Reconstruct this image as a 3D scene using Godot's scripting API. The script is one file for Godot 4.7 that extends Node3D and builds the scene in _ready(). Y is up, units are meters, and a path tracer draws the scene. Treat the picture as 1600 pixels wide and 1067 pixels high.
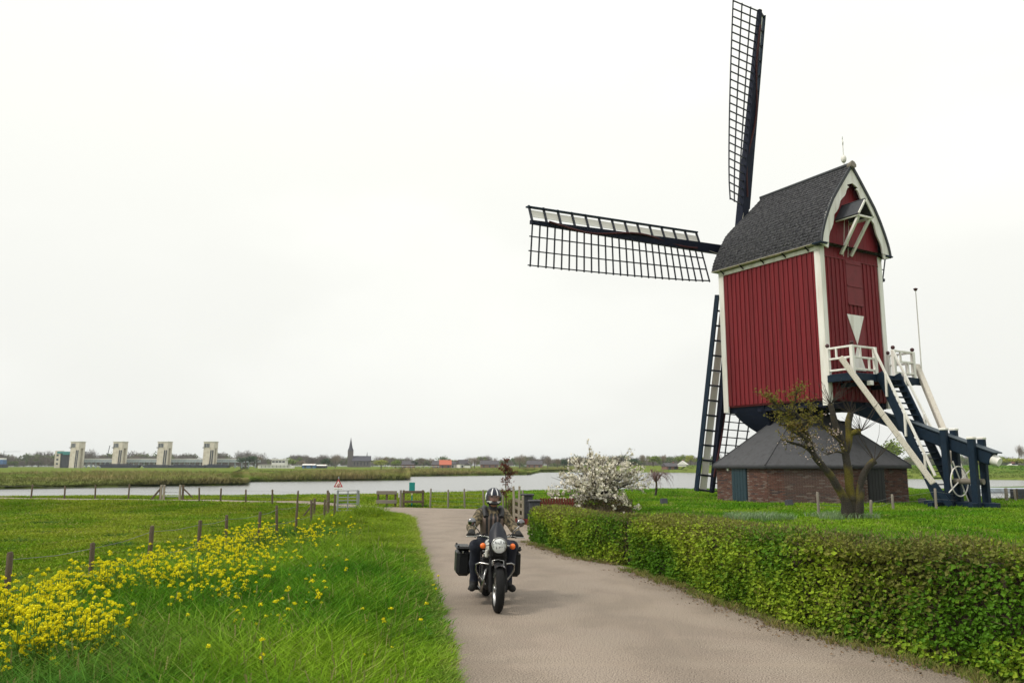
extends Node3D

var M := {}
var used := {}
var rng := RandomNumberGenerator.new()
var patch := FastNoiseLite.new()
var fine := FastNoiseLite.new()


# ---------------------------------------------------------------- the whole scene
func _ready() -> void:
	rng.seed = 4711
	patch.seed = 5
	patch.frequency = 0.08
	patch.fractal_octaves = 3
	fine.seed = 9
	fine.frequency = 0.12
	fine.fractal_octaves = 3
	var cam := Camera3D.new()
	cam.name = "camera"
	cam.fov = 46.37
	cam.near = .1
	cam.far = 8000
	cam.position = Vector3(0, 1.95, 0)
	cam.rotation.x = deg_to_rad(8.835)
	add_child(cam)
	cam.current = true
	var env := Environment.new()
	var sky := Sky.new()
	var sm := ProceduralSkyMaterial.new()
	sm.sky_top_color = lin(1.43, 1.41, 1.30)
	sm.sky_horizon_color = lin(.632, .638, .608)
	sm.sky_curve = 2.4
	sm.sky_energy_multiplier = 1.0
	sm.ground_horizon_color = Color(.6, .62, .55)
	sm.ground_bottom_color = Color(.4, .42, .35)
	sm.sky_cover = noise_tex(77, .006, [Color.BLACK, lin(.5, .5, .5), Color.WHITE], [.25, .5, .8], 1024, 5)
	sm.sky_cover_modulate = Color(.28, .28, .275)
	sky.sky_material = sm
	env.background_mode = Environment.BG_SKY
	env.sky = sky
	env.background_energy_multiplier = 1.0
	env.tonemap_mode = Environment.TONE_MAPPER_LINEAR
	env.tonemap_exposure = 1.4
	env.sdfgi_enabled = true
	env.ssao_enabled = true
	env.ssil_enabled = true
	env.fog_enabled = true
	env.fog_density = .00012
	env.fog_light_color = Color(.86, .89, .92)
	var we := WorldEnvironment.new()
	we.name = "world_environment"
	we.environment = env
	add_child(we)
	var sun := DirectionalLight3D.new()
	sun.name = "sun"
	sun.light_energy = .5
	sun.light_color = Color(1, .97, .92)
	sun.light_angular_distance = 11.0
	sun.shadow_enabled = true
	add_child(sun)
	sun.look_at_from_position(Vector3.ZERO, Vector3(.72, -.85, -.25), Vector3.UP)
	make_materials()
	build_ground()
	build_windmill()
	build_roundhouse()
	build_far_buildings()
	build_far_trees()
	hedge("trimmed hornbeam hedge, nearer and longer piece along the road", [[2.26, 15.5], [3.05, 11.9], [3.62, 9.4], [4.35, 7.9], [5.2, 6.6], [6.1, 5.4]], [.96, 1.2], 1.05, 6200, .062, 1)
	hedge("trimmed yellow green hedge, farther piece ending at the gate pillars", [[.42, 21.0], [.85, 19.2], [1.4, 17.5], [2.2, 16.25]], [.86, .92], 1.0, 4600, .062, 2)
	build_gnarled_tree()
	build_blossom_tree()
	build_saplings()
	build_fences()
	build_motorcycle()
	build_rider()
	build_flowers()
	build_reeds()
	build_grass()


# ---------------------------------------------------------------- naming
func numbered(called: String) -> String:
	var n: int = used.get(called, 0)
	used[called] = n + 1
	return called if n == 0 else "%s_%03d" % [called, n]


func tag(o: Node, label: String, category := "", group := "", kind := "") -> Node:
	if label: o.set_meta("label", label)
	if category: o.set_meta("category", category)
	if group: o.set_meta("group", group)
	if kind: o.set_meta("kind", kind)
	return o


func thing(called: String, label: String, category: String, at := Vector3.ZERO, turn := 0.0, group := "") -> Node3D:
	var o := Node3D.new()
	o.name = numbered(called)
	add_child(o)
	o.position = at
	o.rotation.y = turn
	tag(o, label, category, group)
	return o


func copy_of(o: Node3D, label: String, at: Vector3, turn := 0.0, group := "") -> Node3D:
	var c: Node3D = o.duplicate()
	var stem: String = o.get_meta("stem") if o.has_meta("stem") else String(o.name)
	c.name = numbered(stem)
	add_child(c)
	c.position = at
	c.rotation.y = turn
	tag(c, label, "", group)
	return c


# ---------------------------------------------------------------- mesh helpers
func S() -> SurfaceTool:
	var st := SurfaceTool.new()
	st.begin(Mesh.PRIMITIVE_TRIANGLES)
	st.set_smooth_group(-1)
	return st


func done(st: SurfaceTool, called: String, m: Material, parent: Node = null) -> MeshInstance3D:
	st.generate_normals()
	return put_mesh(st.commit(), called, m, parent)


func put_mesh(me: Mesh, called: String, m: Material, parent: Node = null) -> MeshInstance3D:
	var o := MeshInstance3D.new()
	o.mesh = me
	o.material_override = m
	if parent == null:
		o.name = numbered(called)
		add_child(o)
	else:
		o.name = called
		parent.add_child(o, true)
	return o


func finished(st: SurfaceTool) -> ArrayMesh:
	st.generate_normals()
	return st.commit()


func tri(st: SurfaceTool, a: Vector3, b: Vector3, c: Vector3) -> void:   # counter-clockwise seen from outside
	st.add_vertex(a)
	st.add_vertex(c)
	st.add_vertex(b)


func quad(st: SurfaceTool, a: Vector3, b: Vector3, c: Vector3, d: Vector3) -> void:
	tri(st, a, b, c)
	tri(st, a, c, d)


func box(st: SurfaceTool, c: Vector3, s: Vector3, b := Basis.IDENTITY) -> void:
	st.set_smooth_group(-1)
	var h := s * 0.5
	var p := []
	for k in 8:
		p.append(c + b * Vector3(h.x if k & 1 else -h.x, h.y if k & 2 else -h.y, h.z if k & 4 else -h.z))
	quad(st, p[4], p[5], p[7], p[6])
	quad(st, p[1], p[0], p[2], p[3])
	quad(st, p[5], p[1], p[3], p[7])
	quad(st, p[0], p[4], p[6], p[2])
	quad(st, p[6], p[7], p[3], p[2])
	quad(st, p[0], p[1], p[5], p[4])


# a box with chamfered edges
func cbox(st: SurfaceTool, c: Vector3, s: Vector3, e := 0.015, b := Basis.IDENTITY) -> void:
	st.set_smooth_group(-1)
	var h := s * 0.5
	e = minf(e, minf(h.x, minf(h.y, h.z)) * 0.9)
	var v := func(sx: int, sy: int, sz: int, ax: int) -> Vector3:
		var q := Vector3(sx * h.x, sy * h.y, sz * h.z)
		for k in 3:
			if k != ax:
				q[k] -= signf(q[k]) * e
		return c + b * q
	for s1: int in [-1, 1]:
		for s2: int in [-1, 1]:
			# edge chamfers
			flatq(st, [v.call(-1, s1, s2, 1), v.call(1, s1, s2, 1), v.call(1, s1, s2, 2), v.call(-1, s1, s2, 2)], b * Vector3(0, s1, s2))
			flatq(st, [v.call(s1, -1, s2, 0), v.call(s1, 1, s2, 0), v.call(s1, 1, s2, 2), v.call(s1, -1, s2, 2)], b * Vector3(s1, 0, s2))
			flatq(st, [v.call(s1, s2, -1, 0), v.call(s1, s2, 1, 0), v.call(s1, s2, 1, 1), v.call(s1, s2, -1, 1)], b * Vector3(s1, s2, 0))
			for s3: int in [-1, 1]:
				flatq(st, [v.call(s1, s2, s3, 0), v.call(s1, s2, s3, 1), v.call(s1, s2, s3, 2)], b * Vector3(s1, s2, s3))
		flatq(st, [v.call(s1, -1, -1, 0), v.call(s1, 1, -1, 0), v.call(s1, 1, 1, 0), v.call(s1, -1, 1, 0)], b * Vector3(s1, 0, 0))
		flatq(st, [v.call(-1, s1, -1, 1), v.call(1, s1, -1, 1), v.call(1, s1, 1, 1), v.call(-1, s1, 1, 1)], b * Vector3(0, s1, 0))
		flatq(st, [v.call(-1, -1, s1, 2), v.call(1, -1, s1, 2), v.call(1, 1, s1, 2), v.call(-1, 1, s1, 2)], b * Vector3(0, 0, s1))


func flatq(st: SurfaceTool, p: Array, out: Vector3) -> void:   # a small polygon turned to face «out»
	var n: Vector3 = (p[1] - p[0]).cross(p[2] - p[0])
	if n.dot(out) < 0:
		p.reverse()
	for k in range(1, p.size() - 1):
		tri(st, p[0], p[k], p[k + 1])


func beam_basis(a: Vector3, b: Vector3, up := Vector3.UP) -> Basis:
	var z := (b - a).normalized()
	if absf(z.dot(up)) > 0.99:
		up = Vector3.RIGHT
	var x := up.cross(z).normalized()
	return Basis(x, z.cross(x), z)


func beam(st: SurfaceTool, a: Vector3, b: Vector3, w: float, h: float, e := 0.0, up := Vector3.UP) -> void:
	var bs := beam_basis(a, b, up)
	if e > 0.0:
		cbox(st, (a + b) * 0.5, Vector3(w, h, a.distance_to(b)), e, bs)
	else:
		box(st, (a + b) * 0.5, Vector3(w, h, a.distance_to(b)), bs)


func tube(st: SurfaceTool, pts: Array, r, n := 8, caps := true) -> void:
	var rings := []
	var x := Vector3.ZERO
	for i in pts.size():
		var p: Vector3 = pts[i]
		var t: Vector3 = (pts[mini(i + 1, pts.size() - 1)] - pts[maxi(i - 1, 0)]).normalized()
		if i == 0:
			x = t.cross(Vector3.UP if absf(t.y) < 0.9 else Vector3.RIGHT).normalized()
		x = (x - t * x.dot(t)).normalized()
		var y := t.cross(x)
		var rr: float = r[i] if r is Array else r
		var ring := []
		for k in n:
			var a := TAU * k / n
			ring.append(p + (x * cos(a) + y * sin(a)) * rr)
		rings.append(ring)
	st.set_smooth_group(1)
	for i in pts.size() - 1:
		for k in n:
			quad(st, rings[i][k], rings[i][(k + 1) % n], rings[i + 1][(k + 1) % n], rings[i + 1][k])
	st.set_smooth_group(-1)
	if caps:
		for k in range(1, n - 1):
			tri(st, rings[0][0], rings[0][k + 1], rings[0][k])
			var l: Array = rings[-1]
			tri(st, l[0], l[k], l[k + 1])


# profile: points (radius, height) from bottom to top, turned round the y axis of xf
func lathe(st: SurfaceTool, prof: Array, n: int, xf := Transform3D.IDENTITY, closed := false) -> void:
	st.set_smooth_group(1)
	var rows := []
	for p: Vector2 in prof:
		var row := []
		for k in n:
			var a := TAU * k / n
			row.append(xf * Vector3(p.x * cos(a), p.y, -p.x * sin(a)))
		rows.append(row)
	var last := prof.size() if closed else prof.size() - 1
	for i in last:
		var j := (i + 1) % prof.size()
		for k in n:
			quad(st, rows[i][k], rows[i][(k + 1) % n], rows[j][(k + 1) % n], rows[j][k])
	st.set_smooth_group(-1)


func ball(st: SurfaceTool, c: Vector3, r: Vector3, n := 12, m := 8) -> void:
	var prof := []
	for i in m + 1:
		var a := -PI / 2 + PI * i / m
		prof.append(Vector2(maxf(cos(a), 0.0001), sin(a)))
	lathe(st, prof, n, Transform3D(Basis.from_scale(r), c))


func prism(st: SurfaceTool, poly: PackedVector2Array, depth: float, xf := Transform3D.IDENTITY) -> void:
	st.set_smooth_group(-1)
	if Geometry2D.is_polygon_clockwise(poly):
		poly = poly.duplicate()
		poly.reverse()
	var t := Geometry2D.triangulate_polygon(poly)
	for k in range(0, t.size(), 3):
		var a := poly[t[k]]
		var b := poly[t[k + 1]]
		var c := poly[t[k + 2]]
		if (b - a).cross(c - a) < 0:
			var s := b
			b = c
			c = s
		tri(st, xf * Vector3(a.x, a.y, depth), xf * Vector3(b.x, b.y, depth), xf * Vector3(c.x, c.y, depth))
		tri(st, xf * Vector3(a.x, a.y, 0), xf * Vector3(c.x, c.y, 0), xf * Vector3(b.x, b.y, 0))
	for k in poly.size():
		var a := poly[k]
		var b := poly[(k + 1) % poly.size()]
		quad(st, xf * Vector3(a.x, a.y, 0), xf * Vector3(b.x, b.y, 0), xf * Vector3(b.x, b.y, depth), xf * Vector3(a.x, a.y, depth))


# ---------------------------------------------------------------- many small copies (stuff only)
class Heap:
	var buf := PackedFloat32Array()
	func add(b: Basis, o: Vector3, c: Color) -> void:
		buf.append_array([b.x.x, b.y.x, b.z.x, o.x, b.x.y, b.y.y, b.z.y, o.y, b.x.z, b.y.z, b.z.z, o.z, c.r, c.g, c.b, 1.0])


func heap_out(h: Heap, me: Mesh, called: String, m: Material, parent: Node = null) -> MultiMeshInstance3D:
	var mm := MultiMesh.new()
	mm.transform_format = MultiMesh.TRANSFORM_3D
	mm.use_colors = true
	mm.mesh = me
	mm.instance_count = h.buf.size() / 16
	mm.buffer = h.buf
	var o := MultiMeshInstance3D.new()
	o.multimesh = mm
	o.material_override = m
	o.set_meta("kind", "stuff")
	if parent == null:
		o.name = numbered(called)
		add_child(o)
	else:
		o.name = called
		parent.add_child(o, true)
	return o


# ---------------------------------------------------------------- materials
func lin(r: float, g: float, b: float) -> Color:
	return Color(r, g, b).linear_to_srgb()


func noise_tex(sd: int, freq: float, cols: Array, offs := [], size := 512, oct := 5, kind := FastNoiseLite.TYPE_SIMPLEX_SMOOTH) -> NoiseTexture2D:
	var n := FastNoiseLite.new()
	n.seed = sd
	n.noise_type = kind
	n.frequency = freq
	n.fractal_octaves = oct
	var g := Gradient.new()
	var of := PackedFloat32Array()
	var cs := PackedColorArray()
	for i in cols.size():
		of.append(offs[i] if offs.size() else float(i) / (cols.size() - 1))
		cs.append(cols[i])
	g.offsets = of
	g.colors = cs
	var t := NoiseTexture2D.new()
	t.width = size
	t.height = size
	t.seamless = true
	t.noise = n
	t.color_ramp = g
	return t


func mat(called: String, c: Color, rough := 0.8, o := {}) -> StandardMaterial3D:
	var m := StandardMaterial3D.new()
	m.resource_name = called
	m.albedo_color = c.linear_to_srgb()
	m.roughness = rough
	m.metallic = o.get("metal", 0.0)
	m.metallic_specular = o.get("spec", 0.5)
	if o.has("tex"):
		m.albedo_texture = o.tex
	if o.has("bump"):
		m.heightmap_enabled = true
		m.heightmap_texture = o.bump
		m.heightmap_scale = o.get("bump_scale", 1.0)
	if o.has("tex") or o.has("bump"):
		m.uv1_triplanar = true
		m.uv1_world_triplanar = o.get("world", false)
		var s = o.get("scale", 1.0)
		m.uv1_scale = s if s is Vector3 else Vector3.ONE * s
	if o.get("vc", false):
		m.vertex_color_use_as_albedo = true
	if o.has("back"):
		m.backlight_enabled = true
		m.backlight = Color(o.back, o.back, o.back)
	if o.has("coat"):
		m.clearcoat_enabled = true
		m.clearcoat = o.coat
		m.clearcoat_roughness = 0.08
	M[called] = m
	return m


func make_materials() -> void:
	var w := Color.WHITE
	var grime := noise_tex(3, 0.008, [lin(.72, .69, .65), lin(.92, .9, .88), w], [0.0, 0.38, 0.62])
	var blotch := noise_tex(5, 0.02, [lin(.55, .55, .55), w, lin(.8, .8, .8)], [0.2, 0.5, 0.85])
	var grain := noise_tex(7, 0.05, [lin(.6, .58, .55), w], [0.25, 0.75])
	var gbump := noise_tex(8, 0.06, [Color.BLACK, w], [0.2, 0.8])
	# asphalt: pale worn stone chippings over a greyer binder
	var chips := noise_tex(11, 0.16, [lin(.2, .18, .17), lin(.62, .59, .56), lin(.85, .81, .77), w], [0.22, 0.4, 0.58, 0.78], 1024, 3)
	var stain := noise_tex(12, 0.008, [lin(.86, .85, .84), lin(.95, .94, .93), w], [0.3, 0.45, 0.7], 1024, 8)
	mat("asphalt", Color(.355, .31, .268), .92, {vc = true, tex = chips, bump = chips, bump_scale = 0.6, scale = 0.3, world = true})
	var a: StandardMaterial3D = M.asphalt
	a.albedo_color = Color.WHITE
	a.detail_enabled = true
	a.detail_blend_mode = BaseMaterial3D.BLEND_MODE_MUL
	a.detail_albedo = stain
	a.detail_uv_layer = BaseMaterial3D.DETAIL_UV_2
	a.uv2_triplanar = true
	a.uv2_world_triplanar = true
	a.uv2_scale = Vector3.ONE * .09
	mat("track", Color(.36, .31, .24), .95, {tex = chips, scale = 0.4, world = true})
	var turf := noise_tex(21, 0.02, [lin(.42, .55, .3), lin(.75, .8, .6), w, lin(1.0, .85, .55)], [0.15, 0.4, 0.6, 0.9], 1024, 6)
	mat("turf", Color(.09, .15, .016), .95, {spec = 0.0, tex = turf, bump = turf, bump_scale = 3.0, scale = 0.35, world = true})
	mat("far_turf", Color(.15, .19, .05), .95, {spec = 0.0, tex = turf, scale = 0.03, world = true})
	mat("grass", Color.WHITE, .8, {vc = true, back = .5, spec = .15})
	mat("reed", Color.WHITE, .9, {vc = true, back = .4, spec = .08})
	mat("leaf", Color.WHITE, .55, {vc = true, back = .6, spec = .28})
	mat("petal", Color.WHITE, .7, {vc = true, back = .6, spec = .2})
	mat("twigs", Color(.09, .07, .045), .95, {tex = grain, scale = 6.0})
	var ripple := noise_tex(31, 0.03, [Color.BLACK, w], [0.2, 0.8], 512, 4)
	mat("water", Color(.10, .105, .10), .22, {bump = ripple, bump_scale = .3, scale = Vector3(.25, 1, .12), world = true, spec = .8})
	# mill
	mat("red_plank", Color(.19, .0105, .0175), .65, {tex = grime, scale = Vector3(.9, .09, .9), vc = true, spec = .4})
	mat("red_panel", Color(.17, .0095, .0165), .65, {tex = grime, scale = .35})
	mat("white_paint", Color(.80, .79, .76), .55, {tex = grime, scale = Vector3(.5, .06, .5)})
	mat("old_white", Color(.66, .62, .56), .7, {tex = noise_tex(33, 0.035, [lin(.5, .47, .43), lin(.9, .87, .84), w], [0.15, 0.35, 0.55]), scale = 1.1})
	mat("blue_paint", Color(.007, .02, .04), .6, {spec = .3, tex = grime, scale = .9})
	mat("cap_blue", Color(.03, .05, .07), .6, {tex = grime, scale = .9})
	mat("stock_paint", Color(.008, .012, .03), .65, {spec = .3, tex = grime, scale = .6})
	mat("lattice", Color(.012, .016, .03), .6)
	mat("sailcloth", Color(.07, .012, .016), .85, {tex = grain, scale = 2.0})
	mat("ball_red", Color(.05, .006, .01), .45)
	mat("bracket", Color(.012, .012, .012), .6)
	mat("shingle", Color(.07, .072, .082), .9, {tex = noise_tex(41, 0.045, [lin(.22, .22, .25), lin(.5, .5, .53), w, lin(1.0, .95, .85)], [0.3, 0.46, 0.62, 0.8], 512, 4), bump = noise_tex(42, 0.05, [Color.BLACK, w], [0.3, 0.7], 512, 3), bump_scale = 12.0, scale = Vector3(.22, .2, .22)})
	mat("roof_felt", Color(.058, .06, .067), .8, {tex = blotch, scale = .25})
	mat("brick", Color.WHITE, .9, {vc = true, tex = grain, scale = 2.5})
	mat("mortar", Color(.24, .2, .175), .95, {tex = blotch, scale = .8})
	mat("door_blue", Color(.010, .034, .05), .5, {tex = grime, scale = 1.0})
	mat("black_paint", Color(.012, .012, .015), .5)
	# timber, metal
	mat("post_wood", Color(.17, .13, .09), .95, {tex = grain, scale = 3.0, bump = gbump, bump_scale = 1.2})
	mat("dark_chrome", Color(.2, .2, .21), .25, {metal = 1.0})
	mat("pale_wood", Color(.38, .34, .27), .9, {tex = grain, scale = 3.0})
	mat("grey_wood", Color(.26, .235, .2), .95, {tex = grain, scale = 3.0})
	mat("galvanised", Color(.42, .44, .46), .45, {metal = .6, tex = blotch, scale = 3.0})
	mat("wire", Color(.2, .2, .2), .6, {metal = .4})
	mat("red_paling", Color(.15, .02, .01), .8, {tex = grain, scale = 3.0})
	mat("slate", Color(.045, .05, .062), .7, {tex = blotch, scale = 1.0})
	mat("bark", Color(.12, .095, .07), .95, {vc = true, tex = noise_tex(51, 0.04, [lin(.4, .38, .36), lin(.8, .78, .74), w], [0.25, 0.5, 0.8], 512, 4), bump = gbump, bump_scale = 4.0, scale = 1.3})
	M.bark.albedo_color = Color.WHITE
	mat("sign_red", Color(.42, .02, .03), .5)
	mat("sign_white", Color(.8, .8, .78), .5)
	mat("sign_green", Color(.0, .22, .2), .5)
	mat("sign_cream", Color(.7, .62, .4), .6)
	mat("sign_black", Color(.02, .02, .02), .5)
	# far buildings
	mat("tower_concrete", Color(.62, .57, .5), .85, {tex = grime, scale = .05})
	mat("tower_dark", Color(.05, .055, .07), .7)
	mat("far_glass", Color(.06, .07, .09), .25)
	mat("teal_roof", Color(.06, .26, .27), .6)
	mat("weir_steel", Color(.36, .41, .46), .6, {tex = grime, scale = .1})
	mat("barge_hull", Color(.03, .035, .055), .6)
	mat("far_brick", Color(.2, .11, .09), .9)
	mat("far_white", Color(.68, .67, .64), .8)
	mat("far_blue", Color(.08, .16, .33), .6)
	mat("roof_red", Color(.45, .12, .07), .8)
	mat("roof_dark", Color(.07, .065, .075), .8)
	mat("church", Color(.14, .125, .13), .85)
	mat("spire", Color(.055, .055, .075), .7)
	# motorcycle and rider
	mat("tyre", Color(.012, .012, .013), .8, {spec = .3, bump = gbump, bump_scale = .3, scale = 8.0})
	mat("bike_black", Color(.012, .012, .015), .3, {coat = .6})
	mat("matt_black", Color(.008, .008, .009), .6, {spec = .3})
	mat("chrome", Color(.34, .34, .335), .25, {metal = 1.0})
	mat("alloy", Color(.38, .38, .38), .4, {metal = .9})
	mat("engine", Color(.03, .03, .032), .45, {metal = .5})
	mat("tank", Color(.62, .62, .58), .25, {coat = .8})
	mat("amber", Color(.85, .16, .02), .25)
	mat("smoke_screen", Color(.010, .012, .02), .4, {spec = .35})
	mat("leather", Color(.03, .028, .03), .55)
	mat("case", Color(.006, .0065, .008), .4, {spec = .35, bump = gbump, bump_scale = .15, scale = 12.0})
	mat("lens", Color(.72, .74, .75), .08, {coat = 1.0})
	mat("reflector", Color(.16, .17, .18), .3, {metal = .5})
	mat("clothes", Color.WHITE, .85, {vc = true, bump = gbump, bump_scale = .5, scale = 4.0})
	mat("helmet_dark", Color(.012, .015, .028), .35, {spec = .4})
	mat("helmet_white", Color(.75, .75, .77), .2, {coat = .9})
	mat("vest", Color(.25, .185, .165), .6, {tex = grain, scale = 5.0})
	mat("vest_black", Color(.012, .012, .014), .6)
	var g := StandardMaterial3D.new()
	g.resource_name = "visor"
	g.transparency = BaseMaterial3D.TRANSPARENCY_ALPHA
	g.albedo_color = Color(.25, .2, .2, .35)
	g.roughness = .05
	M.visor = g


# ---------------------------------------------------------------- terrain: x to the right, d = metres ahead of the camera (world z = -d)
const NEAR_LIP := [[-160, 52], [-60, 62], [-40.5, 64], [-31, 65.5], [-21, 66.8], [-13, 69.6], [-2.5, 77.8], [6.5, 81.7], [20, 86], [45, 99], [73, 116.6], [110, 128], [220, 150]]
const FAR_BANK := [[-900, 230], [-400, 160], [-150, 104], [-69, 109], [-44, 130], [-51.8, 155], [-23.6, 175], [-30.6, 230], [4.7, 268], [11.6, 365], [30, 383], [72.4, 366], [82.3, 335], [92.6, 192], [111, 175], [200, 168], [700, 150]]
const ROAD_L := [[-.15, 3.0], [-.4, 6.0], [-.57, 7.62], [-.84, 9.94], [-1.22, 12.55], [-1.75, 16.04], [-2.41, 20.5], [-3.16, 25.67], [-3.71, 29.55], [-4.55, 32.0], [-5.68, 34.2], [-7.0, 36.2], [-7.5, 38.2], [-10, 41.7], [-12.2, 43.7], [-16.1, 45.3], [-20.2, 46.5], [-31, 48.6], [-60, 53]]
const PATH := [[-60, 53], [-31, 48.6], [-20.2, 46.5], [-16.1, 45.3], [-12.2, 43.7], [-10, 41.7], [-7.5, 38.2], [-6.9, 36.2], [-5.68, 34.2], [-4.5, 32], [1, 30]]
const ROAD_R := [[5.3, 3.0], [4.75, 6.0], [4.3, 7.62], [3.8, 9.25], [3.22, 11.81], [2.42, 15.37], [1.4, 18.0], [.9, 22.0], [1.1, 26.5], [2.2, 30.0], [2.0, 34.0], [-1.1, 36.3], [-6.2, 39.4], [-9.0, 42.6], [-12.0, 45.9], [-16.6, 47.2], [-20.7, 48.0], [-32, 50.8], [-60, 55]]


func along(tab: Array, x: float, from := 0, to := 1) -> float:
	if x <= tab[0][from]:
		return tab[0][to]
	for i in tab.size() - 1:
		if x <= tab[i + 1][from]:
			return lerpf(tab[i][to], tab[i + 1][to], (x - tab[i][from]) / (tab[i + 1][from] - tab[i][from]))
	return tab[-1][to]


func lip(x: float) -> float:
	return along(NEAR_LIP, x)


func road_left(d: float) -> float:
	return along(ROAD_L, d, 1, 0)


func road_right(d: float) -> float:
	return along(ROAD_R, d, 1, 0)


func hedge_back(d: float) -> float:
	return along([[3.0, 6.6], [7.6, 5.9], [11.5, 4.4], [15.5, 3.5], [20.8, 1.7], [27, 1.9], [36, 3.4], [90, 4.0]], d)


func ground_y(x: float, d: float) -> float:
	var y := 0.0
	y -= 0.3 * smoothstep(5.5, 7.4, -x) * (1.0 - smoothstep(-8, -2, d - along(PATH, x)))
	y -= 0.1 * smoothstep(33, 40, d) * (1.0 - smoothstep(0, 5, x))
	y += 0.27 * smoothstep(0.2, 3.2, x - hedge_back(d)) * (1.0 - smoothstep(44, 82, d))
	y = lerpf(y, -0.6, smoothstep(51, lip(x), d))
	y = lerpf(y, -1.7, smoothstep(0, 2.0, minf(d - 40.5, x - (24.2 + (d - 42.0) * .40))))
	if absf(x) > 8 or d > 30:
		y += patch.get_noise_2d(x * 1.5, d * 1.5) * 0.05 * smoothstep(7, 9, absf(x))
	return y


func at(x: float, d: float, up := 0.0) -> Vector3:
	return Vector3(x, ground_y(x, d) + up, -d)


func build_ground() -> void:
	# the near bank: everything from under the camera to the river
	var xs := []
	var x := -160.0
	while x < 220:
		xs.append(x)
		x += 12.0 if x < -64 or x > 80 else (2.0 if x < -20 or x > 52 else (0.8 if x < -9 or x > 8 else 0.4))
	var ts := []
	for j in 96:
		ts.append(float(j) / 95.0)
	var st := SurfaceTool.new()
	st.begin(Mesh.PRIMITIVE_TRIANGLES)
	st.set_smooth_group(0)
	var rows := ts.size() + 3
	for i in xs.size():
		for j in rows:
			var l := lip(xs[i])
			if j < ts.size():
				var d: float = lerpf(-30.0, l, pow(ts[j], 0.9)) if j else -400.0
				st.add_vertex(at(xs[i], d))
			else:
				var k := j - ts.size() + 1
				st.add_vertex(Vector3(xs[i], -0.6 - 0.45 * k, -(l + [0.6, 1.8, 4.0][k - 1])))
	for i in xs.size() - 1:
		for j in rows - 1:
			var a := i * rows + j
			for k: int in [a, a + 1, a + rows, a + rows, a + 1, a + rows + 1]:
				st.add_index(k)
	tag(done(st, "ground", M.turf), "", "", "", "structure")
	# the road, a sheet just above it
	var rd := SurfaceTool.new()
	rd.begin(Mesh.PRIMITIVE_TRIANGLES)
	rd.set_smooth_group(0)
	var secs := ROAD_L.size()
	var n := 0
	for s in secs - 1:
		for q in 6:
			var f := q / 6.0
			var l := Vector2(ROAD_L[s][0], ROAD_L[s][1]).lerp(Vector2(ROAD_L[s + 1][0], ROAD_L[s + 1][1]), f)
			var r := Vector2(ROAD_R[s][0], ROAD_R[s][1]).lerp(Vector2(ROAD_R[s + 1][0], ROAD_R[s + 1][1]), f)
			var wob := fine.get_noise_2d(l.x * 9, l.y * 9) * .07
			for k in 9:
				var p := l.lerp(r, k / 8.0)
				if k == 0 or k == 8: p.x += wob
				var wear: float = [.74, .97, 1.04, .98, .93, .98, 1.05, .96, .72][k] * (1.0 + .08 * patch.get_noise_2d(p.x * 3, p.y * 1.2))
				rd.set_color(Color(.335 * wear, .286 * wear, .24 * wear * (.96 if k in [0, 8] else 1.0)))
				rd.add_vertex(at(p.x, p.y, .012 + .05 * smoothstep(31, 37, p.y) + .02 * sin(PI * k / 8.0)))
			n += 1
	for s in n - 1:
		for k in 8:
			var a := s * 9 + k
			for i: int in [a, a + 9, a + 1, a + 1, a + 9, a + 10]:
				rd.add_index(i)
	tag(done(rd, "road", M.asphalt), "", "", "", "structure")
	# the river
	var wa := S()
	quad(wa, Vector3(-1200, -1.2, -40), Vector3(1200, -1.2, -40), Vector3(1200, -1.2, -460), Vector3(-1200, -1.2, -460))
	tag(done(wa, "water", M.water), "", "", "", "structure")
	# the far bank and all the land behind it
	var fl := SurfaceTool.new()
	fl.begin(Mesh.PRIMITIVE_TRIANGLES)
	fl.set_smooth_group(0)
	var ks := [0.0, 0.008, 0.03, .08, .16, .3, .5, .8, 1.2, 2.0, 4.0, 9.0]
	var pts := []
	for s in FAR_BANK.size() - 1:
		for q in 8:
			pts.append(Vector2(FAR_BANK[s][0], FAR_BANK[s][1]).lerp(Vector2(FAR_BANK[s + 1][0], FAR_BANK[s + 1][1]), q / 8.0))
	for p: Vector2 in pts:
		p += Vector2(fine.get_noise_2d(p.x * 3, p.y * 3), fine.get_noise_2d(p.y * 3, p.x * 3)) * 1.6
		for k in ks.size():
			var q: Vector2 = p * (1.0 + ks[k])
			fl.add_vertex(Vector3(q.x, -1.5 if k == 0 else far_y(q.x, q.y), -q.y))
	for i in pts.size() - 1:
		for k in ks.size() - 1:
			var a := i * ks.size() + k
			for j: int in [a, a + 1, a + ks.size(), a + ks.size(), a + 1, a + ks.size() + 1]:
				fl.add_index(j)
	tag(done(fl, "far_ground", M.far_turf), "", "", "", "structure")


func far_y(x: float, d: float) -> float:
	var y := -0.75
	var right := smoothstep(40, 75, x)
	y = lerpf(y, .1, smoothstep(180, 420, d))
	var bank := 366.0 if x < 78 else lerpf(330.0, 176.0, smoothstep(82, 100, x))
	y = lerpf(y, 1.75, right * smoothstep(bank, bank + 45.0, d))
	return y


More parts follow.
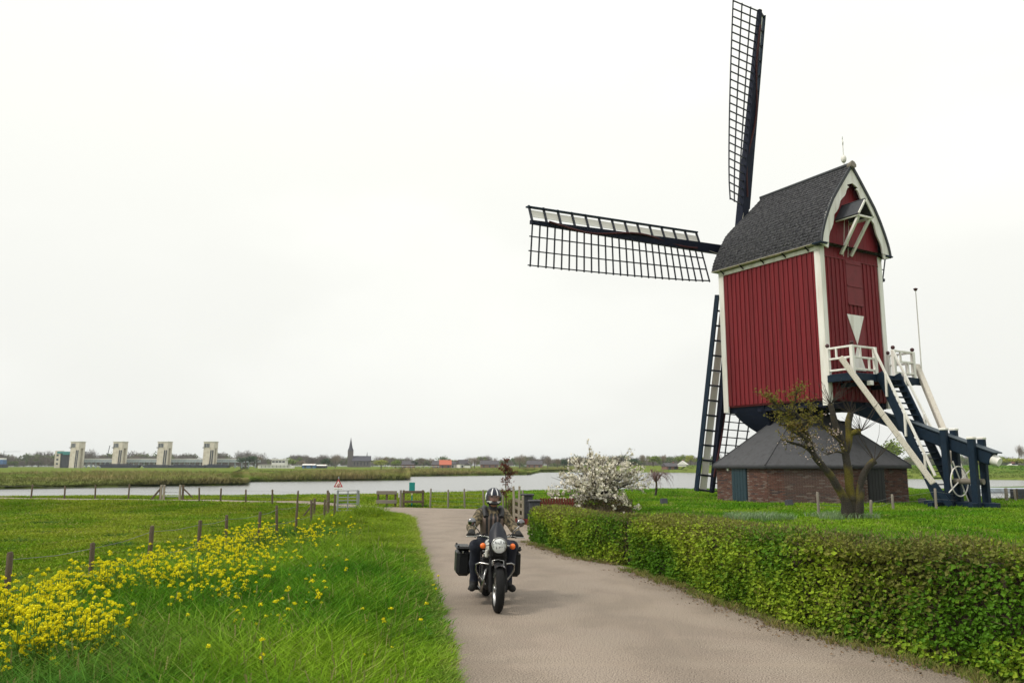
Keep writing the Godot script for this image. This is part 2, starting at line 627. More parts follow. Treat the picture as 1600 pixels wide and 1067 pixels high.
# ---------------------------------------------------------------- grass
func blade_tuft(n: int, h: float, spread: float, w: float, lean: float) -> ArrayMesh:
	var st := S()
	st.set_color(Color.WHITE)
	for k in n:
		var a := rng.randf() * TAU
		var o := Vector3(cos(a), 0, sin(a)) * rng.randf() * spread
		var dir := Vector3(cos(a + rng.randf() - .5), 0, sin(a + rng.randf() - .5))
		var hh := h * rng.randf_range(.5, 1.1)
		var side := Vector3(-dir.z, 0, dir.x).rotated(Vector3.UP, rng.randf() * 2.0) * w
		var l := lean * rng.randf_range(.3, 1.3)
		var p := [o, o + Vector3(0, hh * .55, 0) + dir * hh * l * .3, o + Vector3(0, hh * (1 - l * .25), 0) + dir * hh * l]
		st.set_color(Color(.75, .8, .7))
		var a0: Vector3 = p[0] - side
		var b0: Vector3 = p[0] + side
		var a1: Vector3 = p[1] - side * .8
		var b1: Vector3 = p[1] + side * .8
		st.set_color(Color.WHITE)
		tri(st, a0, b0, b1)
		tri(st, a0, b1, a1)
		tri(st, a1, b1, p[2])
	return finished(st)


func on_road(x: float, d: float, edge: float) -> bool:
	if d > 33.0 and x < 1.0:
		# the track bends away to the left
		var lo := along(PATH, x)
		var hi := along([[-60, 55], [-32, 50.8], [-20.7, 48], [-16.6, 47.2], [-12, 45.9], [-9, 42.6], [-6.2, 39.4], [-1.1, 36.3], [1, 34.5]], x)
		return d > lo - edge and d < hi + edge
	return x > road_left(d) - edge and x < road_right(d) + edge


func grass_tint(x: float, d: float, kind: int) -> Color:
	var n := patch.get_noise_2d(x * 2.2, d * 2.2) * .9 + fine.get_noise_2d(x * 5, d * 5) * .5 + rng.randf_range(-.25, .25)
	var c: Color
	if kind == 0:     # verge: lush, cool green
		c = Color(.062, .185, .010).lerp(Color(.19, .325, .020), clampf(.45 + n * 1.2, 0, 1))
	elif kind == 1:   # grazed paddock: olive green
		c = Color(.115, .22, .009).lerp(Color(.235, .29, .026), clampf(.5 + n * 1.2, 0, 1))
	else:             # lawn by the mill
		c = Color(.075, .20, .009).lerp(Color(.175, .29, .020), clampf(.5 + n * 1.2, 0, 1))
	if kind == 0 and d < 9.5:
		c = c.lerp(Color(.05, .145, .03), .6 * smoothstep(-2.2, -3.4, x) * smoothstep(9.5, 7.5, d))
	if rng.randf() < .07:
		c = c.lerp(Color(.3, .27, .11), .7)
	return c


func build_grass() -> void:
	var long := blade_tuft(9, .30, .07, .0045, .75)
	var mid := blade_tuft(9, .17, .07, .005, .6)
	var short := blade_tuft(10, .07, .09, .007, .7)
	var low := blade_tuft(16, .06, .14, .0085, .8)
	var hl := Heap.new()
	var hm := Heap.new()
	# the verge between paddock fence and road
	for i in 62000:
		var d := 5.2 + 27.0 * pow(rng.randf(), 1.7)
		var x := rng.randf_range(maxf(-7.0, -.66 * d - .5), road_left(d) + .1)
		if on_road(x, d, -.04 - .05 * fine.get_noise_2d(x * 20, d * 20)) or d > 34 + x * .3 + 2:
			continue
		var e := road_left(d) - x
		var tall := clampf(e / 2.2, 0.0, 1.0) * (1.0 - smoothstep(11, 19, d)) + .35 * smoothstep(-.2, .4, patch.get_noise_2d(x * 4, d * 4)) * clampf(e, 0, 1)
		var s := rng.randf_range(.7, 1.25) * (1.0 + .03 * d)
		var b := Basis(Vector3.UP, rng.randf() * TAU)
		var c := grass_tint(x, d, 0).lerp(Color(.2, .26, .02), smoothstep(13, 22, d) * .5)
		if e < .18: c = c.lerp(Color(.3, .25, .1), .35 * rng.randf())
		var p := at(x, d, -.01)
		if tall > .45 + rng.randf_range(-.2, .2):
			hl.add(b.scaled(Vector3(s, s * rng.randf_range(.7, 1.0 + .35 * tall), s)), p, c)
		else:
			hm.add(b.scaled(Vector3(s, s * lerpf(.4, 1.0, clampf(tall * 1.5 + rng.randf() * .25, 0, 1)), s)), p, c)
	tag(heap_out(hl, long, "tall_grass", M.grass), "long lush grass on the near verge left of the road", "grass")
	tag(heap_out(hm, mid, "verge_grass", M.grass), "short green grass along the left road edge", "grass")
	# dry stalks with seed heads standing in the long grass
	var sk := S()
	sk.set_color(Color.WHITE)
	tube(sk, [Vector3.ZERO, Vector3(.01, .22, 0), Vector3(.04, .42, .01)], [.0016, .0014, .001], 3, false)
	for k in 5:
		var sp := Vector3(.035, .36 + k * .018, .008)
		tri(sk, sp + Vector3(-.007, 0, 0), sp + Vector3(.007, 0, .003), sp + Vector3(.004, .022, 0))
		tri(sk, sp + Vector3(0, 0, -.007), sp + Vector3(0, 0, .007), sp + Vector3(.004, .022, 0))
	var hk := Heap.new()
	for i in 900:
		var d := 5.5 + 16.0 * pow(rng.randf(), 1.5)
		var x := rng.randf_range(maxf(-6.6, -.66 * d), road_left(d) - .25)
		hk.add(Basis.from_euler(Vector3(rng.randf_range(-.35, .35), rng.randf() * TAU, rng.randf_range(-.35, .35))).scaled(Vector3.ONE * rng.randf_range(.5, 1.15)), at(x, d), Color(.34, .3, .13).lerp(Color(.2, .26, .06), rng.randf()))
	tag(heap_out(hk, finished(sk), "seed_stalks", M.grass), "thin dry seed stalks standing in the verge grass", "grass")
	# the paddock behind the fence
	var hp := Heap.new()
	for i in 72000:
		var d := 8.0 + 44.0 * pow(rng.randf(), 1.5)
		var x := rng.randf_range(-.8 * d - 3.0, -6.3)
		if d > 30 and x > -.3 * d + 3.5 or on_road(x, d, .1):
			continue
		var s := rng.randf_range(.7, 1.3) * (.8 + .035 * d)
		hp.add(Basis(Vector3.UP, rng.randf() * TAU).scaled(Vector3(s, s * rng.randf_range(.6, 1.2), s)), at(x, d, -.01), grass_tint(x, d, 1))
	tag(heap_out(hp, low, "paddock_grass", M.grass), "grazed olive green grass of the paddock behind the fence", "grass")
	# lawn by the mill, the junction and the river bank
	var hw := Heap.new()
	for i in 100000:
		var d := 7.0 + 79.0 * pow(rng.randf(), 1.1)
		var x := rng.randf_range(maxf(-.68 * d, -46), minf(.9 * d + 5, 70))
		if d > lip(x) + 1.0 or on_road(x, d, .05) or ground_y(x, d) < -.85 or x < hedge_back(d) - .2 and d < 31 or (x < -6.3 and d < 44 and not (d > 33 and x > -8)):
			continue
		if d < 45 and Vector2(x - 14.43, d - 39.3).length() < 4.4:
			continue
		var s := rng.randf_range(.7, 1.3) * (.8 + .03 * d)
		hw.add(Basis(Vector3.UP, rng.randf() * TAU).scaled(Vector3(s, s * rng.randf_range(.6, 1.3), s)), at(x, d, -.01), grass_tint(x, d, 2 if x > 0 else 1))
	tag(heap_out(hw, low, "lawn_grass", M.grass), "bright green lawn around the mill and down to the river", "grass")
	# darker ungrazed tussocks in the paddock
	var tus := blade_tuft(46, .15, .26, .008, .8)
	var ht := Heap.new()
	for q in [[-8.2, 14.6], [-10.2, 16.3], [-13.8, 21.4], [-9.3, 19.0], [-12.6, 25.8], [-15.6, 27.5], [-9.8, 26.5], [-18.3, 31.6], [-12.3, 33.4], [-21.2, 36.6], [-16.4, 37.2], [-8.9, 31.2], [-10.8, 22.8], [-20.3, 31.9], [-11.6, 17.9], [-14.6, 24.0], [-23.3, 38.6], [-10.5, 29.3], [-17.9, 27.6], [-8.4, 17.3]]:
		for k in 4:
			var px: float = q[0] + rng.randf_range(-.35, .35)
			var pd: float = q[1] + rng.randf_range(-.2, .2)
			var s := rng.randf_range(.7, 1.3)
			ht.add(Basis(Vector3.UP, rng.randf() * TAU).scaled(Vector3(s * 1.6, s * 1.15, s * 1.2)), at(px, pd, -.02), Color(.035, .10, .022).lerp(Color(.06, .14, .028), rng.randf()))
	# and lush clumps on the verge
	for q in [[-5.9, 22.0, 2.0], [-5.5, 22.4, 1.9], [-5.2, 21.8, 1.7], [-3.3, 6.9, 1.9], [-3.0, 6.6, 1.7], [-3.6, 7.1, 1.6], [-2.4, 11.4, 1.0], [-2.1, 11.6, .9], [-2.0, 8.1, 1.0], [-1.8, 8.3, .9], [-1.5, 13.0, .7], [-4.6, 20.4, 1.1], [-5.4, 21.8, 1.2], [-1.1, 37.9, 1.1], [-.3, 37.6, 1.1], [-4.8, 39.4, 1.4], [-4.2, 39.3, 1.3], [17.5, 23.7, 1.3], [18.1, 23.9, 1.1], [-6.0, 38.6, 1.0], [-2.5, 38.2, 1.0]]:
		for k in 5:
			var s: float = q[2] * rng.randf_range(.8, 1.2)
			ht.add(Basis(Vector3.UP, rng.randf() * TAU).scaled(Vector3(s, s * 1.35, s)), at(q[0] + rng.randf_range(-.25, .25), q[1] + rng.randf_range(-.2, .2), -.02), Color(.04, .13, .016).lerp(Color(.07, .18, .022), rng.randf()))
	tag(heap_out(ht, tus, "tussocks", M.grass), "dark green tussocks scattered over paddock and verge", "grass")
	# silvery ground cover behind the hedge
	var hs := Heap.new()
	for i in 420:
		var f := rng.randf()
		var x := lerpf(6.7, 8.6, f) if i % 3 else rng.randf_range(9.6, 11.4)
		var d := 24.6 + rng.randf_range(-.9, .9) + x * .12
		hs.add(Basis(Vector3.UP, rng.randf() * TAU).scaled(Vector3.ONE * rng.randf_range(.8, 1.9)), at(x, d), Color(.14, .24, .08).lerp(Color(.4, .45, .36), rng.randf() * rng.randf()))
	tag(heap_out(hs, mid, "silvery_ground_cover", M.grass), "pale silvery low plants in the lawn behind the hedge", "ground cover")


func build_reeds() -> void:
	var tuft := blade_tuft(16, 1.5, .9, .05, .35)
	var h := Heap.new()
	for i in 34000:
		var s := rng.randi_range(2, FAR_BANK.size() - 8)
		var p := Vector2(FAR_BANK[s][0], FAR_BANK[s][1]).lerp(Vector2(FAR_BANK[s + 1][0], FAR_BANK[s + 1][1]), rng.randf())
		p *= 1.0 + .004 + 1.3 * pow(rng.randf(), 2.1)
		var n := patch.get_noise_2d(p.x * .25, p.y * .25)
		var k := rng.randf_range(.3, .9) * clampf(.75 + n * 1.3, .2, 1.3)
		if p.y > 300: k *= .45
		var c := Color(.14, .2, .035).lerp(Color(.27, .23, .10), clampf(.32 + n * 1.1 + fine.get_noise_2d(p.x * .6, p.y * 2.0) * .6, 0, 1))
		if p.y < 135: c = c.lerp(Color(.19, .16, .09), .35)
		h.add(Basis(Vector3.UP, rng.randf() * TAU).scaled(Vector3(1.6, k, 1.6)), Vector3(p.x, far_y(p.x, p.y) - .1, -p.y), c)
	for i in 5000:   # rough grass on the right-hand bank
		var x := rng.randf_range(75, 190)
		var base := along([[72, 366], [82.3, 335], [92.6, 192], [111, 175], [200, 168]], x)
		var d := base * (1.0 + .01 + .25 * rng.randf())
		h.add(Basis(Vector3.UP, rng.randf() * TAU).scaled(Vector3(1.6, .3, 1.6)), Vector3(x * d / base, far_y(x * d / base, d) - .1, -d), Color(.2, .24, .07).lerp(Color(.14, .25, .05), clampf((d / base - 1.0) * 7.0 + rng.randf_range(-.3, .3), 0, 1)))
	tag(heap_out(h, tuft, "reed_bed", M.reed), "olive and straw coloured reeds on the far river bank", "reeds")


# ---------------------------------------------------------------- the windmill; own axes: x across the tail, y up, z out of the tail towards the stairs
const ROOF := [[0.0, 15.85], [.55, 15.2], [1.12, 14.5], [1.55, 13.95], [1.9, 13.38], [2.2, 12.78], [2.42, 12.25], [2.56, 11.74]]


func roof_half(y: float) -> float:
	for i in ROOF.size() - 1:
		if y >= ROOF[i + 1][1]:
			return lerpf(ROOF[i + 1][0], ROOF[i][0], (y - ROOF[i + 1][1]) / (ROOF[i][1] - ROOF[i + 1][1]))
	return ROOF[-1][0]


func roof_top(x: float) -> float:
	return along(ROOF, absf(x))


func bx(parent: Node, called: String, m: String, c: Vector3, s: Vector3, e := 0.012, b := Basis.IDENTITY) -> MeshInstance3D:
	var st := S()
	cbox(st, c, s, e, b)
	return done(st, called, M[m], parent)


func bm(parent: Node, called: String, m: String, a: Vector3, b: Vector3, w: float, h: float, e := 0.012) -> MeshInstance3D:
	var st := S()
	beam(st, a, b, w, h, e)
	return done(st, called, M[m], parent)


func tb(parent: Node, called: String, m: String, pts: Array, r, n := 8) -> MeshInstance3D:
	var st := S()
	tube(st, pts, r, n)
	return done(st, called, M[m], parent)


func build_windmill() -> void:
	var mill := thing("windmill", "red wooden post mill with dark shingled roof and four lattice sails", "windmill", Vector3(14.43, .27, -39.31), .539)
	var hx := 2.22
	var hz := 3.117
	var y0 := 4.62
	var y1 := 11.62
	# body: a box behind the planks
	bx(mill, "wall", "red_panel", Vector3(0, (y0 + y1) / 2, 0), Vector3(hx * 2 - .08, y1 - y0 + .1, hz * 2 - .08))
	# vertical planks: the long side to the left, and the tail
	var st := S()
	var widths := []
	for n: float in [41, 27]:
		var pitch := (hz * 2 - .56) / 41.0 if n > 30 else (hx * 2 - .54) / 27.0
		for k in int(n):
			var sp := S()
			var t := rng.randf_range(.8, 1.12)
			sp.set_color(Color(t, t, t))
			var proud := .034 if k % 2 else .0
			var w := pitch * (.8 if k % 2 else 1.0) + rng.randf_range(-.004, .004)
			if n > 30:
				cbox(sp, Vector3(-hx - proud, (y0 + y1) / 2, -hz + .28 + pitch * (k + .5)), Vector3(.05, y1 - y0 - .05, w), .009)
			else:
				cbox(sp, Vector3(-hx + .27 + pitch * (k + .5), (y0 + 11.2) / 2, hz + proud), Vector3(w, 11.2 - y0, .05), .009)
			done(sp, "plank", M.red_plank, mill)
	# the gable: flush boards cut to the curve of the roof
	for k in 15:
		var xa := -2.1 + k * .28
		var xb := xa + .272
		var sp := S()
		var t := rng.randf_range(.9, 1.1)
		sp.set_color(Color(t, t, t))
		prism(sp, PackedVector2Array([Vector2(xa, 11.215), Vector2(xb, 11.215), Vector2(xb, roof_top(xb) - .25), Vector2(xa, roof_top(xa) - .25)]), .05, Transform3D(Basis.IDENTITY, Vector3(0, 0, hz - .02)))
		done(sp, "plank", M.red_plank, mill)
	bx(mill, "ledge", "red_panel", Vector3(0, 11.2, hz + .03), Vector3(hx * 2 - .5, .05, .09))
	# white corner posts
	for c in [[-1, 1], [1, 1], [-1, -1], [1, -1]]:
		var sc := S()
		cbox(sc, Vector3(c[0] * (hx + .012), 8.0, c[1] * (hz - .13)), Vector3(.09, 7.35, .30), .01)
		cbox(sc, Vector3(c[0] * (hx - .10), 8.0, c[1] * (hz + .012)), Vector3(.30, 7.35, .09), .01)
		done(sc, "corner_board", M.white_paint, mill)
	# eaves board, soffit and black brackets
	for s: int in [-1, 1]:
		bx(mill, "eaves_board", "white_paint", Vector3(s * (hx + .03), 11.55, 0), Vector3(.09, .2, hz * 2 - .1))
		bx(mill, "soffit", "old_white", Vector3(s * (hx + .17), 11.72, 0), Vector3(.36, .05, hz * 2 + .5))
	for k in 5:
		bm(mill, "bracket", "bracket", Vector3(-hx - .02, 11.48, -2.75 + k * 1.33), Vector3(-hx - .34, 11.70, -2.75 + k * 1.33), .06, .06)
	# roof: courses of shingles, each proud of the one above, hipped over the sails
	var roof := S()
	var rings := []
	var n := 27
	for i in n * 2:
		var f := float(i / 2 + (i % 2)) / n
		var y := lerpf(11.74, 15.85, pow(f, 1.0))
		var out := .026 if i % 2 == 0 else 0.0
		var x := maxf(roof_half(y) + out, .03)
		var zf := -3.5 + .12 * smoothstep(11.7, 13.75, y) * 2.0 if y < 13.75 else lerpf(-3.26, -1.95, (y - 13.75) / 2.1)
		zf -= out
		var ring := []
		var bend := .25 * minf(1.0, x / .8)
		for q in [[-x, 3.5], [-x, 2.0], [-x, .5], [-x, -1.0], [-x, zf + bend], [-x + bend * .3, zf + bend * .3], [-x + bend, zf], [0.0, zf], [x - bend, zf], [x - bend * .3, zf + bend * .3], [x, zf + bend], [x, -1.0], [x, .5], [x, 2.0], [x, 3.5]]:
			var wob := fine.get_noise_3d(q[0] * 8, y * 8, q[1] * 8) * .03
			ring.append(Vector3(q[0] * (1.0 + wob * .3), y + wob, q[1]))
		rings.append(ring)
	roof.set_smooth_group(-1)
	for i in rings.size() - 1:
		for k in rings[0].size() - 1:
			quad(roof, rings[i][k + 1], rings[i][k], rings[i + 1][k], rings[i + 1][k + 1])
	for k in rings[0].size() / 2:     # underside
		var m: int = rings[0].size() - 1 - k
		quad(roof, rings[0][k], rings[0][k + 1], rings[0][m - 1], rings[0][m])
	var ro := done(roof, "roof", M.shingle, mill)
	tb(ro, "ridge", "slate", [Vector3(0, 15.86, -2.1), Vector3(0, 15.92, 3.5)], .09)
	tb(ro, "ridge_end", "grey_wood", [Vector3(0, 15.8, 3.35), Vector3(0, 15.86, 3.62)], [.16, .2])
	# dark edge of the roof on the tail, then the scalloped white bargeboard
	var outer := PackedVector2Array()
	var inner := PackedVector2Array()
	for k in 41:
		var f := k / 20.0 - 1.0
		var ay := 11.66 + (15.8 - 11.66) * (1.0 - pow(absf(f), 1.35))
		var x := roof_half(ay) * signf(f)
		outer.append(Vector2(x, ay))
		var scal := absf(sin(absf(f) * PI * 4.6)) * .09
		var iy := 11.55 + (14.95 - 11.55) * (1.0 - pow(absf(f), 1.5))
		inner.append(Vector2((roof_half(minf(iy * 1.0 + .2, 15.8)) - .43 + .24 * absf(f) * absf(f) * 0.0 - scal) * signf(f) if absf(f) > .12 else f * 4.2, iy - scal * .6))
	var rim := PackedVector2Array()
	var barge := PackedVector2Array()
	for p in outer:
		rim.append(Vector2(p.x * 1.0 + signf(p.x) * .03, p.y + .05))
		barge.append(p)
	for k in outer.size():
		rim.append(outer[outer.size() - 1 - k] - Vector2(signf(outer[outer.size() - 1 - k].x) * .05, .07))
		barge.append(inner[inner.size() - 1 - k])
	var sb := S()
	prism(sb, barge, .07, Transform3D(Basis.IDENTITY, Vector3(0, 0, 3.40)))
	done(sb, "bargeboard", M.white_paint, mill)
	var sr := S()
	prism(sr, rim, .06, Transform3D(Basis.IDENTITY, Vector3(0, 0, 3.475)))
	done(sr, "roof_edge", M.slate, mill)
	for s: int in [-1, 1]:
		bx(mill, "gutter_end", "blue_paint", Vector3(s * 2.42, 11.68, 3.3), Vector3(.5, .07, .5))
	# hoist hood on the gable with two white struts
	var hood := S()
	var hx0 := -.45
	for s: int in [-1, 1]:
		var bs := beam_basis(Vector3(hx0, 13.82, 3.8), Vector3(hx0 + s * .56, 13.05, 3.8), Vector3.BACK)
		cbox(hood, Vector3(hx0 + s * .27, 13.44, 3.72), Vector3(1.35, .06, 1.02), .01, Basis(bs.y, bs.x, bs.z))
	var hd := done(hood, "hoist_hood", M.slate, mill)
	for s: int in [-1, 1]:
		bm(hd, "strut", "white_paint", Vector3(hx0 + s * .36, 11.42, 3.2), Vector3(hx0 + s * .40, 13.02, 4.3), .13, .13)
		bm(hd, "eaves_beam", "white_paint", Vector3(hx0 + s * .5, 13.02, 3.1), Vector3(hx0 + s * .5, 13.02, 4.36), .08, .12)
		bm(hd, "barge", "white_paint", Vector3(hx0 + s * .55, 13.05, 4.4), Vector3(hx0 + s * .03, 13.76, 4.4), .06, .1)
		tb(hd, "hoist_rope", "old_white", [Vector3(hx0 + s * .16 - .2, 13.0, 3.5), Vector3(hx0 + s * .16 - .16, 11.3, 3.3)], .014, 5)
	bm(hd, "cross_beam", "white_paint", Vector3(hx0 - .52, 13.0, 4.3), Vector3(hx0 + .52, 13.0, 4.3), .1, .1)
	# hatch and the white hourglass door
	var hatch := bx(mill, "hatch", "red_panel", Vector3(.05, 10.15, hz + .05), Vector3(1.14, 2.1, .06))
	for y: float in [9.1, 9.98, 11.05]:
		bx(hatch, "batten", "red_panel", Vector3(.05, y, hz + .09), Vector3(1.12, .09, .035))
	var dr := bx(mill, "door", "red_panel", Vector3(-.05, 7.3, hz + .045), Vector3(1.24, 2.55, .05))
	var tr := S()
	prism(tr, PackedVector2Array([Vector2(-.66, 8.6), Vector2(-.05, 7.2), Vector2(.56, 8.6)]), .02, Transform3D(Basis.IDENTITY, Vector3(0, 0, hz + .075)))
	done(tr, "white_triangle", M.white_paint, dr)
	tr = S()
	prism(tr, PackedVector2Array([Vector2(-.56, 6.0), Vector2(.46, 6.0), Vector2(-.05, 7.16)]), .02, Transform3D(Basis.IDENTITY, Vector3(0, 0, hz + .075)))
	done(tr, "white_triangle", M.white_paint, dr)
	# weather vane
	var vane := S()
	ball(vane, Vector3(0, 16.28, 3.1), Vector3(.13, .2, .13), 10, 8)
	tube(vane, [Vector3(0, 15.9, 3.1), Vector3(0, 17.35, 3.1)], .022, 6)
	done(vane, "weather_vane", M.white_paint, mill)
	var fl := S()
	prism(fl, PackedVector2Array([Vector2(0, 0), Vector2(.42, .05), Vector2(.55, -.03), Vector2(.5, .14), Vector2(.6, .26), Vector2(.0, .3)]), .02, Transform3D(Basis(Vector3(-.8, -.1, .6).normalized(), Vector3.UP, Vector3(.6, 0, .8)), Vector3(-.03, 16.98, 3.1)))
	done(fl, "vane_flag", M.white_paint, mill.get_node("weather_vane"))
	fl = S()
	prism(fl, PackedVector2Array([Vector2(0, -.02), Vector2(.3, -.02), Vector2(.3, -.1), Vector2(.45, .02), Vector2(.3, .12), Vector2(.3, .04), Vector2(0, .04)]), .02, Transform3D(Basis(Vector3(.8, .1, -.6).normalized(), Vector3.UP, Vector3(.6, 0, .8)), Vector3(.03, 17.15, 3.1)))
	done(fl, "vane_arrow", M.white_paint, mill.get_node("weather_vane"))
	# underneath: floor frame, curved breast under the sails, post and cross beams
	for x: float in [-1.9, -.65, .65, 1.9]:
		bm(mill, "floor_beam", "stock_paint", Vector3(x, 4.46, -hz + .1), Vector3(x, 4.46, hz - .1), .28, .34)
	for z: float in [-2.6, -1.0, 1.0, 2.75]:
		bm(mill, "cross_beam", "stock_paint", Vector3(-hx + .15, 4.4, z), Vector3(hx - .15, 4.4, z), .26, .28)
	var br := S()
	var rows := []
	for i in 9:
		var f := i / 8.0
		var y := 4.58 - 1.75 * f
		var zf := -3.0 + 1.75 * pow(f, 1.7)
		var hw := 2.1 - 1.0 * pow(f, 1.5)
		rows.append([Vector3(-hw, y, -.7), Vector3(-hw, y, zf + .25), Vector3(-hw + .25, y, zf), Vector3(hw - .25, y, zf), Vector3(hw, y, zf + .25), Vector3(hw, y, -.7)])
	for i in 8:
		for k in 5:
			quad(br, rows[i + 1][k + 1], rows[i + 1][k], rows[i][k], rows[i][k + 1])
		quad(br, rows[i + 1][0], rows[i + 1][5], rows[i][5], rows[i][0])
	done(br, "curved_breast", M.stock_paint, mill)
	tb(mill, "post", "stock_paint", [Vector3(0, 1.5, 0), Vector3(0, 4.6, 0)], .42, 12)
	bm(mill, "crosstree_cover", "stock_paint", Vector3(-.2, 3.75, .2), Vector3(1.55, 3.55, 1.0), .7, .5, .08)
	# tail platform
	var pf := bx(mill, "platform", "blue_paint", Vector3(-.02, 5.62, 3.84), Vector3(4.5, .10, 1.36))
	bm(pf, "edge_beam", "blue_paint", Vector3(-2.25, 5.5, 4.46), Vector3(2.85, 5.5, 4.46), .14, .32)
	bm(pf, "side_beam", "blue_paint", Vector3(-2.2, 5.48, 3.12), Vector3(-2.2, 5.48, 4.4), .14, .3)
	bm(pf, "side_beam", "blue_paint", Vector3(2.2, 5.48, 3.12), Vector3(2.2, 5.48, 4.4), .14, .3)
	for x: float in [-1.3, .9]:
		bm(pf, "joist", "blue_paint", Vector3(x, 5.24, 3.15), Vector3(x, 5.24, 4.5), .18, .18)
		bm(pf, "joist_end", "white_paint", Vector3(x, 5.24, 4.5), Vector3(x, 5.24, 4.7), .2, .2)
	for q in [[-2.2, 3.2, 1], [-2.2, 4.44, 1], [-.62, 4.44, 0], [.74, 4.44, 1], [2.2, 4.44, 1], [2.2, 3.2, 1]]:
		var pst := bx(pf, "rail_post", "white_paint", Vector3(q[0], 6.26, q[1]), Vector3(.16, 1.24, .16))
		if q[2]:
			var bl := S()
			ball(bl, Vector3(q[0], 6.98, q[1]), Vector3.ONE * .095, 10, 8)
			done(bl, "post_ball", M.ball_red, pst)
	for seg in [[-2.2, 3.2, -2.2, 4.44], [-2.2, 4.44, -.62, 4.44], [.74, 4.44, 2.2, 4.44], [2.2, 3.2, 2.2, 4.44]]:
		var a := Vector3(seg[0], 0, seg[1])
		var b := Vector3(seg[2], 0, seg[3])
		for y: float in [5.84, 6.36, 6.84]:
			bm(pf, "rail", "white_paint", a + Vector3(0, y, 0), b + Vector3(0, y, 0), .07, .09)
		for f: float in [.36, .72]:
			var c := a.lerp(b, f)
			bx(pf, "baluster", "white_paint", c + Vector3(0, 6.6 if f < .5 else 6.1, 0), Vector3(.08, .46, .08))
	# stairs
	var stair := bm(mill, "stairs", "blue_paint", Vector3(-.66, 5.72, 4.62), Vector3(-.66, .12, 6.95), .09, .36)
	bm(stair, "stringer", "blue_paint", Vector3(.62, 5.72, 4.62), Vector3(.62, .12, 6.95), .09, .36)
	for k in 20:
		var f := (k + .6) / 20.4
		bx(stair, "tread", "blue_paint", Vector3(-.02, lerpf(5.6, .15, f), lerpf(4.67, 6.94, f)), Vector3(1.2, .045, .24), .008)
	for s: float in [-.72, .68]:
		bm(stair, "handrail", "white_paint", Vector3(s, 6.86, 4.46), Vector3(s, 1.25, 6.86), .08, .1)
		for f: float in [.2, .52, .84]:
			var p := Vector3(s, lerpf(6.7, 1.25, f), lerpf(4.52, 6.86, f))
			bm(stair, "rail_post", "white_paint", p + Vector3(0, .05, 0), p + Vector3(0, -.98, -.02), .09, .13)
	# tail pole with its capping and the long white braces
	bm(mill, "tail_pole", "blue_paint", Vector3(0, 4.5, 2.4), Vector3(0, 1.93, 8.85), .44, .52, .03)
	var tp := mill.get_node("tail_pole")
	var dn := (Vector3(0, 1.93, 8.85) - Vector3(0, 4.5, 2.4)).normalized()
	var upn := Vector3(0, dn.z, -dn.y)
	for s: int in [-1, 1]:
		bm(tp, "capping_board", "cap_blue", Vector3(s * .15, 3.624, 4.6) + upn * .29, Vector3(s * .15, 1.89, 8.95) + upn * .29, .3, .05)
	tb(tp, "pole_end", "white_paint", [Vector3(0, 1.9, 8.83), Vector3(0, 1.80, 9.08)], [.23, .17], 14)
	for s: int in [-1, 1]:
		var top := Vector3(s * 2.75, 6.32, 4.25)
		var bot := Vector3(s * 1.12, .95, 7.0)
		var brc := bm(mill, "brace", "old_white", top, bot, .24, .24, .03)
		bm(brc, "brace_foot", "blue_paint", bot, bot + (bot - top).normalized() * 1.02, .25, .25, .02)
	# trestle under the end of the tail pole
	var tre := bm(mill, "tail_trestle", "blue_paint", Vector3(0, .12, 5.9), Vector3(0, .12, 8.9), .26, .2)
	bm(tre, "sill", "blue_paint", Vector3(-1.4, .13, 6.95), Vector3(1.4, .13, 6.95), .2, .17)
	bm(tre, "sill", "blue_paint", Vector3(-.8, .13, 8.25), Vector3(.8, .13, 8.25), .2, .17)
	for z: float in [7.15, 8.25]:
		for s: int in [-1, 1]:
			var top := 3.12 if z < 8 else 2.72
			var p := bx(tre, "trestle_post", "blue_paint", Vector3(s * .36, top / 2, z), Vector3(.22, top, .26), .02)
			bx(p, "post_cap", "white_paint", Vector3(s * .36, top + .04, z), Vector3(.25, .1, .29), .02)
		bx(tre, "tie", "blue_paint", Vector3(0, 1.0, z), Vector3(.9, .2, .12))
	# capstan wheel
	var wh := S()
	var prof := []
	for k in 8:
		var a := TAU * k / 8
		prof.append(Vector2(.6 + .026 * cos(a), .026 * sin(a)))
	lathe(wh, prof, 28, Transform3D(Basis(Vector3.RIGHT, PI / 2), Vector3(0, 1.04, 7.42)), true)
	var wheel := done(wh, "capstan_wheel", M.white_paint, mill)
	for k in 2:
		var a := .5 + PI / 2 * k
		var v := Vector3(cos(a), sin(a), 0)
		bm(wheel, "spoke", "white_paint", Vector3(0, 1.04, 7.42 + k * .05) - v * .92, Vector3(0, 1.04, 7.42 + k * .05) + v * .92, .045, .045)
	tb(wheel, "drum", "grey_wood", [Vector3(0, 1.04, 7.2), Vector3(0, 1.04, 8.4)], .12, 10)
	# flag pole at the end of the platform
	tb(mill, "flag_pole", "white_paint", [Vector3(2.72, 5.5, 4.5), Vector3(2.75, 9.85, 4.5)], [.035, .022], 6)
	var kn := S()
	lathe(kn, [Vector2(.001, 0), Vector2(.05, .0), Vector2(.11, .1), Vector2(.02, .14), Vector2(.001, .14)], 10, Transform3D(Basis.IDENTITY, Vector3(2.75, 9.83, 4.5)))
	done(kn, "pole_knob", M.ball_red, mill.get_node("flag_pole"))
	# windshaft and sails
	var tilt := .181
	var hub := Vector3(0, 13.3, -3.855)
	var ax := Vector3(0, sin(tilt), -cos(tilt))
	var up := Vector3(0, cos(tilt), sin(tilt))
	tb(mill, "windshaft", "stock_paint", [hub - ax * 1.6, hub + ax * .5], [.32, .3], 12)
	var bar := BoxMesh.new()
	bar.size = Vector3(2.06, .055, .06)
	var cross := BoxMesh.new()
